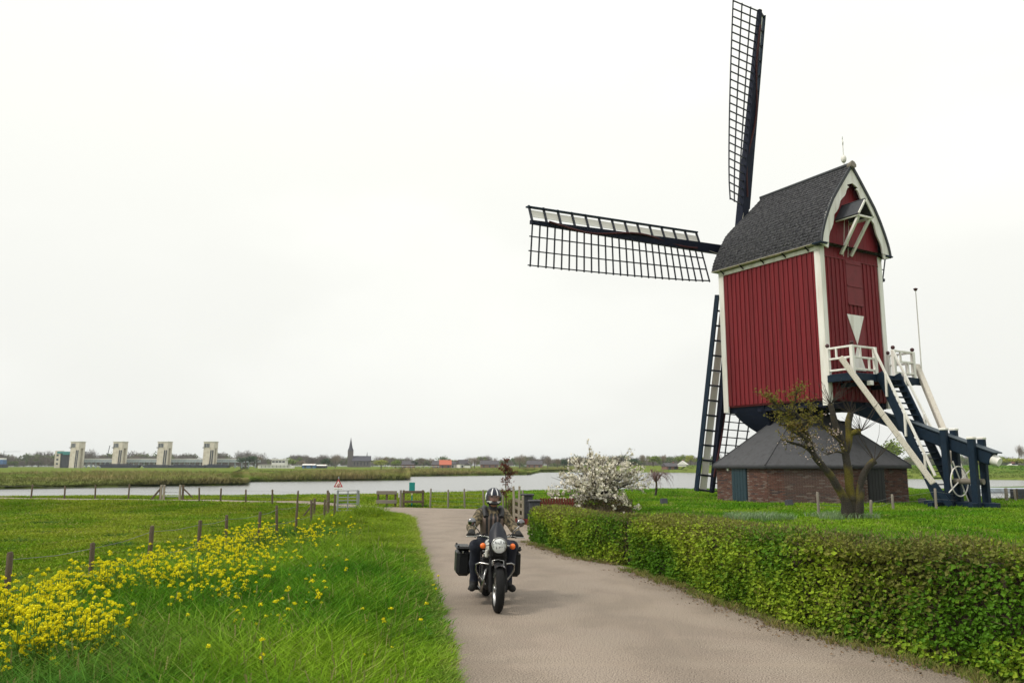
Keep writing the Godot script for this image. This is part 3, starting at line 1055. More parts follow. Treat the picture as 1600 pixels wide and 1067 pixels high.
	cross.size = Vector3(.98, .1, .08)
	var board := BoxMesh.new()
	board.size = Vector3(.38, .72, .02)
	var th := [-.012, -PI / 2 - .03, PI + .028, PI / 2]
	for q in 4:
		var y := up * cos(th[q]) + Vector3.RIGHT * sin(th[q])
		var bs := Basis(y.cross(ax), y, ax)
		var o := hub + ax * (.25 if q % 2 else -.1)
		var sail := Node3D.new()
		sail.name = "sail"
		mill.add_child(sail, true)
		sail.transform = Transform3D(bs, o)
		var sk := S()
		var l0 := Vector3(0, .0, 0)
		var tp_ := [.5, .46, .38, .29, .19]
		for k in 4:
			var a := Vector3(0, k * 13.3 / 4, 0)
			var b := Vector3(0, (k + 1) * 13.3 / 4, 0)
			taper(sk, a, b, tp_[k], tp_[k + 1])
		done(sk, "stock", M.stock_paint, sail)
		var tw := func(r: float) -> float: return lerpf(.46, .02, pow(clampf((r - 2.4) / 11.0, 0, 1), .7))
		var nb := 26
		for k in nb:
			var r := 2.55 + (13.2 - 2.55) * k / (nb - 1)
			var t: float = tw.call(r)
			var dir := Vector3(cos(t), 0, -sin(t))
			var m := put_mesh(bar, "lattice_bar", M.lattice, sail)
			m.transform = Transform3D(Basis(dir, Vector3.UP, dir.cross(Vector3.UP)), Vector3(0, r, 0) + dir * 1.06)
		for j in 3:
			var w := .68 * (j + 1) - .02
			var ls := S()
			for k in 12:
				var r0 := 2.5 + (13.3 - 2.5) * k / 12.0
				var r1 := 2.5 + (13.3 - 2.5) * (k + 1) / 12.0
				var t0: float = tw.call(r0)
				var t1: float = tw.call(r1)
				beam(ls, Vector3(w * cos(t0), r0, -w * sin(t0) + .045), Vector3(w * cos(t1), r1, -w * sin(t1) + .045), .06, .05, 0.0, Vector3(cos(t0), 0, -sin(t0)))
			done(ls, "lattice_lath", M.lattice, sail)
		var t2 := .5
		var dl := Vector3(-cos(t2), 0, sin(t2))
		bm(sail, "leading_rail", "blue_paint", Vector3(0, 2.5, 0) + dl * .94, Vector3(0, 13.3, 0) + dl * .86, .32, .08)
		for k in 14:
			var r := 2.55 + (13.22 - 2.55) * k / 13.0
			var m := put_mesh(cross, "cross_tie", M.lattice, sail)
			m.transform = Transform3D(Basis(dl, Vector3.UP, dl.cross(Vector3.UP)), Vector3(0, r, 0) + dl * .45 + Vector3(0, 0, -.03))
			if k < 13:
				m = put_mesh(board, "wind_board", M.white_paint, sail)
				m.transform = Transform3D(Basis(dl, Vector3.UP, dl.cross(Vector3.UP)), Vector3(0, r + .415, 0) + dl * .5)
		# the furled cloth slung along the stock
		var rope := []
		for k in 28:
			var f := k / 27.0
			rope.append(Vector3(.16 * sin(f * 9.0 + q) - .02, 3.0 + 9.4 * f, -.20 - .05 * cos(f * 14.0)))
		tb(sail, "furled_cloth", "sailcloth", rope, .055, 6)
		tb(sail, "tie_rope", "old_white", [Vector3(.1, 2.4, -.2), Vector3(.32, 1.2, -.3)], .015, 5)


func taper(st: SurfaceTool, a: Vector3, b: Vector3, wa: float, wb: float) -> void:
	var p := []
	for e in [[a, wa], [b, wb]]:
		for c in [[-1, -1], [1, -1], [1, 1], [-1, 1]]:
			p.append(e[0] + Vector3(c[0] * e[1] / 2, 0, c[1] * e[1] / 2))
	st.set_smooth_group(-1)
	for k in 4:
		quad(st, p[(k + 1) % 4], p[k], p[4 + k], p[4 + (k + 1) % 4])
	quad(st, p[4], p[7], p[6], p[5])
	quad(st, p[0], p[1], p[2], p[3])


# ---------------------------------------------------------------- brick roundhouse under the mill
func build_roundhouse() -> void:
	var rh := thing("brick_roundhouse", "low octagonal brick roundhouse with grey roof under the red mill", "roundhouse", Vector3(14.43, .27, -39.31))
	var R := 4.5
	var eave := 1.68
	var v := func(k: int, r: float, y: float) -> Vector3:
		var a := deg_to_rad(-132.5 + 45.0 * k)
		return Vector3(r * cos(a), y, -r * sin(a))
	for k in 8:
		var a: Vector3 = v.call(k, R, 0)
		var b: Vector3 = v.call(k + 1, R, 0)
		var st := S()
		var ai: Vector3 = v.call(k, R - .25, 0)
		var bi: Vector3 = v.call(k + 1, R - .25, 0)
		var u := Vector3(0, eave, 0)
		quad(st, a, b, b + u, a + u)
		quad(st, bi, ai, ai + u, bi + u)
		quad(st, a + u, b + u, bi + u, ai + u)
		var wall := done(st, "wall", M.mortar, rh)
		var dir := (b - a).normalized()
		var out := Vector3(-dir.z, 0, dir.x)
		if out.dot(a + b) < 0: out = -out
		if k in [0, 1, 7]:
			# door position along the wall, or none
			var door := [-1.0, -1.0, -1.0, -1.0, -1.0, -1.0, -1.0, -1.0]
			door[7] = 1.62
			door[1] = 1.45
			var len := a.distance_to(b)
			var h := Heap.new()
			var me := S()
			cbox(me, Vector3.ZERO, Vector3(.207, .051, .04), .006)
			var bme := finished(me)
			var bs := Basis(dir, Vector3.UP, dir.cross(Vector3.UP))
			var row := 0
			var y := .032
			while y < eave - .02:
				var x := -.055 if row % 2 else .055
				while x < len + .1:
					var bl := maxf(x - .1035, .004)
					var br := minf(x + .1035, len - .004)
					if br - bl > .03 and not (door[k] > 0 and absf(x - door[k]) < .56):
						var t := rng.randf()
						var c := Color(.11, .05, .04).lerp(Color(.185, .09, .07), t)
						if rng.randf() < .12: c = Color(.07, .05, .052)
						if k == 0 and x > .7 and x < 2.9: c = c.lerp(Color(.10, .075, .07), .6)
						if rng.randf() < .1 + .25 * smoothstep(.5, .1, y): c = c.lerp(Color(.27, .23, .2), .5)
						h.add(bs * Basis.from_scale(Vector3((br - bl) / .207, 1, 1)), a + dir * ((bl + br) * .5) + Vector3(0, y, 0) + out * (.006 + rng.randf() * .006), c)
					x += .22
				y += .0625
				row += 1
			heap_out(h, bme, "brickwork", M.brick, wall)
			if door[k] > 0:
				var dp: Vector3 = a + dir * door[k]
				var d := bx(rh, "door", "door_blue" if k == 7 else "black_paint", dp + Vector3(0, .84, 0) + out * .02, Vector3(1.0, 1.62, .08), .01, bs)
				for q in 5:
					bx(d, "plank", "door_blue" if k == 7 else "black_paint", dp + Vector3(0, .84, 0) + dir * (-.38 + q * .19) + out * .065, Vector3(.18, 1.58, .025), .008, bs)
				bx(rh, "wall_lamp", "sign_white", dp + Vector3(0, 1.5, 0) + dir * (-.72 if k == 7 else -.62) + out * .07, Vector3(.12, .15, .1), .02, bs)
	# roof
	for k in 8:
		var a: Vector3 = v.call(k, R + .2, eave - .06)
		var b: Vector3 = v.call(k + 1, R + .2, eave - .06)
		var c: Vector3 = v.call(k + 1, 1.05, 4.12)
		var d: Vector3 = v.call(k, 1.05, 4.12)
		var t := Vector3(0, .07, 0)
		var st := S()
		quad(st, a + t, b + t, c + t, d + t)
		quad(st, b, a, d, c)
		quad(st, a, b, b + t, a + t)
		var pan := done(st, "roof_panel", M.roof_felt, rh)
		tb(pan, "hip_ridge", "roof_felt", [a + t, d + t], .035, 6)
		bm(pan, "eaves_trim", "black_paint", a - Vector3(0, .03, 0), b - Vector3(0, .03, 0), .05, .1)
	var cap := S()
	var ring := []
	for k in 8: ring.append(v.call(k, 1.08, 4.2))
	for k in range(1, 7): tri(cap, ring[0], ring[k], ring[k + 1])
	done(cap, "roof_cap", M.roof_felt, rh)


# ---------------------------------------------------------------- motorcycle; own axes: z forward (towards the camera), x to the rider's left
func wheel(parent: Node, called: String, z: float, r: float, w: float) -> void:
	var xf := Transform3D(Basis(Vector3.BACK, PI / 2) , Vector3(0, r, z))    # lathe axis along x
	var st := S()
	var prof := []
	for k in 14:
		var a := TAU * k / 14
		prof.append(Vector2(r - w * .5 + w * .5 * cos(a), w * .5 * sin(a)))
	lathe(st, prof, 36, xf, true)
	var root := Node3D.new()
	root.name = called
	parent.add_child(root, true)
	done(st, "tyre", M.tyre, root)
	st = S()
	var ri := r - w * .82
	lathe(st, [Vector2(ri - .02, -w * .38), Vector2(ri + .015, -w * .42), Vector2(ri + .015, w * .42), Vector2(ri - .02, w * .38)], 32, xf, true)
	done(st, "rim", M.alloy, root)
	st = S()
	lathe(st, [Vector2(.001, -.06), Vector2(.045, -.06), Vector2(.03, -.03), Vector2(.03, .03), Vector2(.045, .06), Vector2(.001, .06)], 14, xf)
	done(st, "hub", M.alloy, root)
	st = S()
	for k in 18:
		var a := TAU * k / 18
		var s := 1 if k % 2 else -1
		tube(st, [Vector3(s * .045, r + sin(a) * .035, z + cos(a) * .035), Vector3(0, r + sin(a + .25 * s) * ri, z + cos(a + .25 * s) * ri)], .0035, 4, false)
	done(st, "spokes", M.chrome, root)
	st = S()
	lathe(st, [Vector2(.07, -.075), Vector2(.135, -.075), Vector2(.135, -.07), Vector2(.07, -.07)], 28, xf, true)
	done(st, "brake_disc", M.alloy, root)


func build_motorcycle() -> void:
	var bike := thing("motorcycle", "black motorcycle with round headlight and side cases ridden towards the viewer", "motorcycle", Vector3(-.295, .014, -11.70), .143)
	bike.rotation.z = -.035
	wheel(bike, "front_wheel", .70, .305, .115)
	wheel(bike, "rear_wheel", -.72, .30, .14)
	# fork, mudguard
	for s: int in [-1, 1]:
		var f := tb(bike, "fork_leg", "matt_black", [Vector3(s * .098, .27, .70), Vector3(s * .098, .5, .615)], [.03, .03], 10)
		tb(f, "fork_tube", "matt_black", [Vector3(s * .098, .5, .615), Vector3(s * .098, .92, .46)], .021, 10)
		tb(f, "brake_caliper", "engine", [Vector3(s * .075, .36, .60), Vector3(s * .075, .43, .57)], .035, 8)
	var mg := S()
	var rows := []
	for k in 12:
		var a := lerpf(1.15, 2.95, k / 11.0)
		var row := []
		for j in 7:
			var b := lerpf(-1.0, 1.0, j / 6.0)
			row.append(Vector3(b * .07, .305 + sin(a) * (.325 + .02 - .035 * b * b), .70 + cos(a) * (.325 + .02 - .035 * b * b)))
		rows.append(row)
	mg.set_smooth_group(1)
	for k in 11:
		for j in 6:
			quad(mg, rows[k][j], rows[k][j + 1], rows[k + 1][j + 1], rows[k + 1][j])
	done(mg, "mudguard", M.bike_black, bike)
	tb(bike.get_node("mudguard"), "mudguard_stay", "chrome", [Vector3(-.09, .45, .60), Vector3(-.075, .66, .58), Vector3(.0, .675, .58), Vector3(.075, .66, .58), Vector3(.09, .45, .60)], .008, 6)
	bx(bike, "fork_yoke", "matt_black", Vector3(0, .70, .53), Vector3(.26, .05, .07), .015)
	bx(bike, "fork_yoke", "matt_black", Vector3(0, .90, .46), Vector3(.26, .04, .09), .015)
	bx(bike, "horn_cover", "matt_black", Vector3(0, .76, .56), Vector3(.19, .12, .05), .02)
	# headlight
	var hl := S()
	var ahead := Transform3D(Basis(Vector3.RIGHT, PI / 2), Vector3(.0, .868, .60))
	lathe(hl, [Vector2(.001, -.13), Vector2(.05, -.12), Vector2(.085, -.06), Vector2(.098, .0), Vector2(.1, .035)], 28, ahead)
	var lamp := done(hl, "headlight", M.bike_black, bike)
	hl = S()
	lathe(hl, [Vector2(.098, .02), Vector2(.108, .025), Vector2(.106, .05), Vector2(.094, .052)], 28, ahead, true)
	done(hl, "rim_ring", M.chrome, lamp)
	hl = S()
	lathe(hl, [Vector2(.096, .045), Vector2(.07, .064), Vector2(.035, .073), Vector2(.001, .076)], 28, ahead)
	done(hl, "lens", M.lens, lamp)
	hl = S()
	for k in 9:
		box(hl, Vector3((k - 4) * .019, .872 + (.012 if k % 2 else -.006), .672 - .00009 * pow(k - 4, 2) * 10.0), Vector3(.011, .05 + .02 * (k % 3), .006))
	done(hl, "lens_rib", M.reflector, lamp)
	# fly screen
	var fs := S()
	rows = []
	for i in 9:
		var t := i / 8.0
		var row := []
		for j in 11:
			var b := lerpf(-1.0, 1.0, j / 10.0)
			var hw := .126 * (1.0 - .55 * pow(t, 3.5)) if t < .9 else .069
			var y := lerpf(.885 + .055 * (1.0 - b * b) , 1.165 - .05 * b * b, t)
			row.append(Vector3(b * hw, y, .64 - .20 * t - .075 * b * b))
		rows.append(row)
	fs.set_smooth_group(1)
	for i in 8:
		for j in 10:
			quad(fs, rows[i][j], rows[i][j + 1], rows[i + 1][j + 1], rows[i + 1][j])
			quad(fs, rows[i][j + 1] + Vector3(0, 0, -.008), rows[i][j] + Vector3(0, 0, -.008), rows[i + 1][j] + Vector3(0, 0, -.008), rows[i + 1][j + 1] + Vector3(0, 0, -.008))
	done(fs, "fly_screen", M.smoke_screen, bike)
	# bars, grips, levers, mirrors
	tb(bike, "handlebar", "chrome", [Vector3(-.385, .955, .16), Vector3(-.25, .965, .24), Vector3(-.12, .95, .36), Vector3(-.06, .92, .42), Vector3(.06, .92, .42), Vector3(.12, .95, .36), Vector3(.25, .965, .24), Vector3(.385, .955, .16)], .013, 8)
	for s: int in [-1, 1]:
		tb(bike, "grip", "matt_black", [Vector3(s * .40, .955, .15), Vector3(s * .28, .965, .215)], .019, 8)
		tb(bike, "lever", "chrome", [Vector3(s * .24, .96, .27), Vector3(s * .30, .95, .275), Vector3(s * .41, .94, .215)], .008, 6)
		tb(bike, "switch_box", "matt_black", [Vector3(s * .265, .965, .225), Vector3(s * .225, .966, .25)], .03, 8)
		var stalk := tb(bike, "mirror", "dark_chrome", [Vector3(s * .215, .97, .25), Vector3(s * .25, 1.03, .28), Vector3(s * .335, 1.115, .27)], .008, 6)
		var ms := S()
		lathe(ms, [Vector2(.001, -.03), Vector2(.035, -.024), Vector2(.054, -.008), Vector2(.058, .006), Vector2(.053, .008), Vector2(.001, .008)], 20, Transform3D(Basis(Vector3.RIGHT, -PI / 2 + .1), Vector3(s * .345, 1.145, .26)))
		done(ms, "mirror_head", M.dark_chrome, stalk)
		var ind := S()
		lathe(ind, [Vector2(.001, -.05), Vector2(.03, -.045), Vector2(.04, -.0), Vector2(.036, .022), Vector2(.02, .035), Vector2(.001, .038)], 16, Transform3D(Basis(Vector3.RIGHT, PI / 2), Vector3(s * .205, .845, .50)))
		var im := done(ind, "indicator", M.amber, bike)
		tb(im, "stalk", "chrome", [Vector3(s * .1, .855, .48), Vector3(s * .17, .848, .48)], .01, 6)
	# tank, seat, frame
	var tk := S()
	lathe(tk, [Vector2(.001, -.3), Vector2(.09, -.27), Vector2(.14, -.12), Vector2(.15, .05), Vector2(.12, .2), Vector2(.06, .26), Vector2(.001, .27)], 20, Transform3D(Basis(Vector3.RIGHT, PI / 2).scaled(Vector3(1.0, .75, 1.0)), Vector3(0, .82, .14)))
	done(tk, "fuel_tank", M.tank, bike)
	var se := S()
	for i in 7:
		var z := -.22 - i * .1
		cbox(se, Vector3(0, .765 + .02 * cos(i * .9), z), Vector3(.26 - .012 * i, .11, .102), .03)
	done(se, "seat", M.leather, bike)
	var fr := S()
	for s: int in [-1, 1]:
		tube(fr, [Vector3(s * .03, .84, .44), Vector3(s * .13, .42, .36), Vector3(s * .14, .24, .1), Vector3(s * .14, .27, -.38), Vector3(s * .12, .7, -.42), Vector3(s * .1, .72, -.98)], .017, 8)
		tube(fr, [Vector3(s * .1, .3, -.3), Vector3(s * .12, .3, -.72)], .022, 8)
		tube(fr, [Vector3(s * .14, .33, -.7), Vector3(s * .14, .68, -.6)], .025, 8)
	done(fr, "frame", M.matt_black, bike)
	# engine: twin cylinders with fins, cases
	var en := S()
	cbox(en, Vector3(0, .33, .02), Vector3(.30, .22, .36), .04)
	for s: int in [-1, 1]:
		lathe(en, [Vector2(.001, 0), Vector2(.09, .0), Vector2(.11, -.04), Vector2(.1, -.07)], 18, Transform3D(Basis(Vector3.BACK, -s * PI / 2), Vector3(s * .17, .33, .05)))
		for k in 8:
			cbox(en, Vector3(s * .085, .46 + k * .025, .06), Vector3(.155, .012, .19), .004)
		cbox(en, Vector3(s * .085, .55, .06), Vector3(.11, .22, .12), .01)
	var eng := done(en, "engine", M.engine, bike)
	bx(eng, "carburettor", "alloy", Vector3(-.125, .70, .22), Vector3(.07, .07, .08), .02)
	bx(eng, "tank_badge_panel", "tank", Vector3(-.128, .725, .31), Vector3(.045, .11, .07), .015)
	bx(eng, "oil_cooler", "matt_black", Vector3(0, .5, .42), Vector3(.22, .1, .04), .01)
	for s: int in [-1, 1]:
		tb(bike, "exhaust_pipe", "chrome", [Vector3(s * .09, .52, .16), Vector3(s * .13, .48, .29), Vector3(s * .16, .33, .30), Vector3(s * .17, .2, .15), Vector3(s * .18, .2, -.3), Vector3(s * .19, .26, -.55), Vector3(s * .2, .32, -.95)], [.02, .02, .02, .022, .026, .045, .04], 10)
		tb(bike, "crash_bar", "chrome", [Vector3(s * .06, .585, .40), Vector3(s * .22, .6, .33), Vector3(s * .265, .575, .30), Vector3(s * .265, .5, .27), Vector3(s * .215, .41, .25), Vector3(s * .12, .3, .27)], .0135, 8)
		tb(bike, "foot_peg", "matt_black", [Vector3(s * .14, .19, -.1), Vector3(s * .33, .19, -.1)], .016, 6)
		# side case
		var ca := S()
		cbox(ca, Vector3(s * .375, .50, -.68), Vector3(.21, .37, .46), .045)
		var cs := done(ca, "side_case", M.case, bike)
		bx(cs, "lid", "case", Vector3(s * .375, .71, -.68), Vector3(.225, .055, .48), .025)
		bx(cs, "latch", "chrome", Vector3(s * .39, .655, -.443), Vector3(.022, .03, .012), .004)
		for z: float in [-.47, -.85]:
			bx(cs, "bumper", "matt_black", Vector3(s * .46, .735, z), Vector3(.03, .04, .03), .008)
	for q in [[-.22, .08], [-.2, -.06], [.21, .05]]:
		tb(bike, "cable", "matt_black", [Vector3(q[0], .965, .26), Vector3(q[0] * .8, 1.0, .4), Vector3(q[0] * .35, .95, .5), Vector3(q[1], .8, .5), Vector3(q[1], .6, .44)], .006, 5)
	bx(bike, "rear_mudguard", "bike_black", Vector3(0, .62, -.95), Vector3(.16, .05, .3), .02)


# ---------------------------------------------------------------- the rider: one body meshed from capsules joined by a smooth minimum
func capsules(st: SurfaceTool, bones: Array, cell: float, k: float) -> void:
	var lo := Vector3.INF
	var hi := -Vector3.INF
	for b in bones:
		var r := maxf(b[2], b[3]) + k + cell * 2
		lo = lo.min(b[0] - Vector3.ONE * r).min(b[1] - Vector3.ONE * r)
		hi = hi.max(b[0] + Vector3.ONE * r).max(b[1] + Vector3.ONE * r)
	var nx := int((hi.x - lo.x) / cell) + 2
	var ny := int((hi.y - lo.y) / cell) + 2
	var nz := int((hi.z - lo.z) / cell) + 2
	var d := PackedFloat32Array()
	d.resize(nx * ny * nz)
	d.fill(1.0)
	var near := PackedFloat32Array()
	near.resize(nx * ny * nz)
	near.fill(1.0)
	var who := PackedByteArray()
	who.resize(nx * ny * nz)
	for bi in bones.size():
		var b: Array = bones[bi]
		var a: Vector3 = b[0]
		var ab: Vector3 = b[1] - a
		var l2 := maxf(ab.length_squared(), 1e-8)
		var ra: float = b[2]
		var rb: float = b[3]
		var sc: Vector3 = b[5] if b.size() > 5 else Vector3.ONE
		var r := maxf(ra, rb) * maxf(sc.x, maxf(sc.y, sc.z)) + k + cell
		var l: Vector3 = ((a.min(b[1]) - Vector3.ONE * r - lo) / cell).floor().max(Vector3.ZERO)
		var h: Vector3 = ((a.max(b[1]) + Vector3.ONE * r - lo) / cell).ceil().min(Vector3(nx - 1, ny - 1, nz - 1))
		for z in range(int(l.z), int(h.z) + 1):
			for y in range(int(l.y), int(h.y) + 1):
				var i := (z * ny + y) * nx + int(l.x)
				for x in range(int(l.x), int(h.x) + 1):
					var p := lo + Vector3(x, y, z) * cell - a
					var t := clampf(p.dot(ab) / l2, 0.0, 1.0)
					var q := ((p - ab * t) / sc).length() - lerpf(ra, rb, t)
					if q < near[i]:
						near[i] = q
						who[i] = bi
					var o := d[i]
					var hh := maxf(k - absf(o - q), 0.0) / k
					d[i] = minf(o, q) - hh * hh * k * .25
					i += 1
	# surface nets
	var id := PackedInt32Array()
	id.resize(nx * ny * nz)
	id.fill(-1)
	var pos := PackedVector3Array()
	var col := PackedColorArray()
	var offs := [0, 1, nx, nx + 1, nx * ny, nx * ny + 1, nx * ny + nx, nx * ny + nx + 1]
	for z in nz - 1:
		for y in ny - 1:
			for x in nx - 1:
				var i := (z * ny + y) * nx + x
				var inside := 0
				for o: int in offs:
					if d[i + o] < 0.0: inside += 1
				if inside == 0 or inside == 8:
					continue
				var sum := Vector3.ZERO
				var cnt := 0
				for e in 12:
					var ax := e / 4
					var m := e % 4
					var c0: int = [[0, 2, 4, 6], [0, 1, 4, 5], [0, 1, 2, 3]][ax][m]
					var c1 := c0 + (1 << ax)
					var d0 := d[i + offs[c0]]
					var d1 := d[i + offs[c1]]
					if (d0 < 0.0) != (d1 < 0.0):
						var f := d0 / (d0 - d1)
						var p0 := Vector3(c0 & 1, (c0 >> 1) & 1, (c0 >> 2) & 1)
						var p1 := Vector3(c1 & 1, (c1 >> 1) & 1, (c1 >> 2) & 1)
						sum += p0.lerp(p1, f)
						cnt += 1
				id[i] = pos.size()
				var pp := lo + (Vector3(x, y, z) + sum / cnt) * cell
				pos.append(pp)
				var c: Color = bones[who[i]][4]
				if c.a < .5:   # camouflage cloth
					var n := fine.get_noise_3d(pp.x * 160, pp.y * 160, pp.z * 160)
					c = Color(.24, .19, .115) if n < -.1 else (Color(.12, .095, .06) if n < .14 else Color(.035, .028, .022))
				col.append(c)
	st.set_smooth_group(1)
	for z in range(1, nz - 1):
		for y in range(1, ny - 1):
			for x in range(1, nx - 1):
				var i := (z * ny + y) * nx + x
				for ax in 3:
					var step: int = [1, nx, nx * ny][ax]
					var u: int = [nx, nx * ny, 1][ax]
					var v: int = [nx * ny, 1, nx][ax]
					if (d[i] < 0.0) == (d[i + step] < 0.0):
						continue
					var q := [id[i], id[i - u], id[i - u - v], id[i - v]]
					if q.min() < 0: continue
					if d[i] < 0.0: q.reverse()
					for t: int in [q[0], q[1], q[2], q[0], q[2], q[3]]:
						st.set_color(col[t])
						st.add_vertex(pos[t])


func build_rider() -> void:
	var man := thing("person", "person in camouflage jacket, dark helmet and gloves riding the black motorcycle", "person", Vector3(-.295, .014, -11.70), .143)
	man.rotation.z = -.035
	var camo := Color(.1, .1, .05, 0.0)
	var jean := Color(.012, .016, .035)
	var boot := Color(.012, .012, .014)
	var glove := Color(.022, .02, .022)
	var skin := Color(.42, .2, .14)
	var V := func(x: float, y: float, z: float) -> Vector3: return Vector3(x, y, z)
	var bones := [
		[Vector3(-.07, .84, -.36), Vector3(.07, .84, -.36), .135, .135, jean],
		[Vector3(0, .86, -.36), Vector3(0, 1.02, -.33), .145, .15, camo],
		[Vector3(0, 1.02, -.33), Vector3(0, 1.16, -.29), .155, .165, camo],
		[Vector3(-.12, 1.2, -.28), Vector3(.12, 1.2, -.28), .105, .105, camo],
		[Vector3(0, 1.24, -.26), Vector3(0, 1.36, -.2), .075, .06, Color(.03, .03, .032)],
		[Vector3(0, 1.46, -.19), Vector3(0, 1.48, -.19), .095, .095, skin],
		[Vector3(0, 1.40, -.13), Vector3(0, 1.41, -.13), .055, .055, skin],
	]
	for s: int in [-1, 1]:
		bones += [
			[Vector3(s * .17, 1.235, -.27), Vector3(s * .315, 1.045, -.13), .083, .063, camo],
			[Vector3(s * .315, 1.045, -.13), Vector3(s * .33, .985, .10), .062, .045, camo],
			[Vector3(s * .33, .985, .10), Vector3(s * .335, .985, .155), .042, .04, glove],
			[Vector3(s * .09, .81, -.34), Vector3(s * .265, .80, .06), .1, .08, jean],
			[Vector3(s * .265, .80, .06), Vector3(s * .255, .55, -.06), .078, .068, jean],
			[Vector3(s * .255, .55, -.06), Vector3(s * .245, .30, -.14), .07, .055, jean],
			[Vector3(s * .245, .29, -.14), Vector3(s * .245, .245, -.14), .056, .05, boot],
			[Vector3(s * .245, .235, -.16), Vector3(s * .285, .225, .05), .048, .04, boot],
			[Vector3(s * .285, .225, .03), Vector3(s * .295, .222, .085), .042, .036, boot],
		]
	var st := S()
	capsules(st, bones, .015, .045)
	for s: int in [-1, 1]:   # hands closed round the grips
		var hb := [[Vector3(s * .332, .985, .135), Vector3(s * .34, .982, .185), .036, .034, glove],
			[Vector3(s * .315, .982, .18), Vector3(s * .37, .976, .165), .026, .024, glove]]
		for f in 4:
			var x: float = s * (.302 + f * .0245)
			var zf := .215 - f * .013
			var l := .94 if f in [1, 2] else .85
			hb.append([Vector3(x, .988, zf - .01), Vector3(x, .982, zf + .022 * l), .0115, .0105, glove])
			hb.append([Vector3(x, .982, zf + .022 * l), Vector3(x, .955, zf + .018 * l), .0105, .0095, glove])
			hb.append([Vector3(x, .955, zf + .018 * l), Vector3(x, .940, zf - .004), .0095, .009, glove])
		hb.append([Vector3(s * .30, .978, .165), Vector3(s * .283, .955, .19), .014, .012, glove])
		hb.append([Vector3(s * .283, .955, .19), Vector3(s * .284, .937, .212), .012, .010, glove])
		capsules(st, hb, .0045, .008)
	done(st, "body", M.clothes, man)
	# leather vest with black bars over the chest
	var bars := S()
	var vest := S()
	var grid := []
	for i in 11:
		var y := lerpf(.93, 1.25, i / 10.0)
		var row := []
		for j in 17:
			var a := lerpf(-1.25, 1.25, j / 16.0)
			var rx := lerpf(.168, .205, smoothstep(.93, 1.18, y)) * (1.0 - .25 * smoothstep(1.18, 1.25, y))
			row.append(Vector3(sin(a) * rx, y, lerpf(-.345, -.27, (y - .93) / .32) + cos(a) * (lerpf(.165, .183, smoothstep(.93, 1.15, y)) - .07 * smoothstep(1.17, 1.25, y)) ))
		grid.append(row)
	vest.set_smooth_group(1)
	for i in 10:
		for j in 16:
			quad(vest, grid[i][j], grid[i][j + 1], grid[i + 1][j + 1], grid[i + 1][j])
	var ve := done(vest, "vest", M.vest, man)
	for k in 4:
		var b := S()
		var j := 5 + k * 2
		b.set_smooth_group(1)
		for i in 10:
			var o := Vector3(0, 0, .008)
			var w := Vector3(.017, 0, 0)
			quad(b, grid[i][j] + o - w, grid[i][j] + o + w, grid[i + 1][j] + o + w, grid[i + 1][j] + o - w)
		done(b, "chest_bar", M.vest_black, ve)
	for s: int in [-1, 1]:
		tb(ve, "shoulder_strap", "vest_black", [Vector3(s * .115, 1.2, -.1), Vector3(s * .125, 1.29, -.17), Vector3(s * .12, 1.32, -.27), Vector3(s * .11, 1.25, -.38)], [.035, .042, .042, .035], 8)
	# helmet: shell with an opening, white flashes, chin bar, visor
	var hc := Vector3(0, 1.475, -.195)
	var he := S()
	var wh := S()
	var vi := S()
	var n := 40
	var m := 26
	var P := func(i: int, j: int, grow: float) -> Vector3:
		var lat := -PI / 2 + PI * j / m
		var lon := TAU * i / n
		var q := Vector3(sin(lon) * cos(lat) * .122, sin(lat) * .14, cos(lon) * cos(lat) * .148)
		if q.y < -.02 and q.z > 0: q.z += .02 * minf(1.0, -q.y / .08)
		if q.y < -.1: q.y = lerpf(q.y, -.1, .7)
		return hc + q * grow
	he.set_smooth_group(1)
	wh.set_smooth_group(1)
	vi.set_smooth_group(1)
	for i in n:
		for j in m:
			var lat := -PI / 2 + PI * (j + .5) / m
			var lon := TAU * (i + .5) / n
			if lon > PI: lon -= TAU
			var open := absf(lon) < .98 and lat > -.40 and lat < .22
			var t := vi if open else he
			if not open:
				var a := absf(lon)
				if (a > .38 and a < .54 and lat > .22 and lat < 1.2) or (a > .25 and a < 1.25 and lat < -.42 and lat > -.62 + .1 * a) or (a > 1.2 and a < 1.5 and lat > -.3 and lat < .5):
					t = wh
			quad(t, P.call(i, j, 1.0), P.call(i + 1, j, 1.0), P.call(i + 1, j + 1, 1.0), P.call(i, j + 1, 1.0))
	var hm := done(he, "helmet", M.helmet_dark, man)
	done(wh, "white_flash", M.helmet_white, hm)
	done(vi, "visor", M.visor, hm)
	var cb := S()
	cbox(cb, hc + Vector3(0, -.082, .135), Vector3(.11, .05, .05), .02)
	done(cb, "chin_vent", M.vest_black, hm)
	# face behind the visor
	var fc := S()
	for s: int in [-1, 1]:
		ball(fc, Vector3(s * .032, 1.485, -.102), Vector3(.014, .009, .01), 10, 6)
	done(fc, "eyes", M.sign_black, man)
	var nn := S()
	nn.set_color(skin)
	ball(nn, Vector3(0, 1.452, -.09), Vector3(.014, .026, .018), 8, 6)
	done(nn, "nose", M.clothes, man)


# ---------------------------------------------------------------- hedges
func leaf_mesh(l: float, w: float, bend: float) -> ArrayMesh:
	var st := S()
	st.set_color(Color.WHITE)
	var a := Vector3(0, 0, 0)
	var t := Vector3(0, l * .95, bend * l)
	var m := Vector3(0, l * .5, -.12 * w)
	var p := Vector3(-w * .5, l * .5, .12 * w)
	var q := Vector3(w * .5, l * .5, .12 * w)
	tri(st, a, m, p)
	tri(st, a, q, m)
	tri(st, m, t, p)
	tri(st, q, t, m)
	return finished(st)


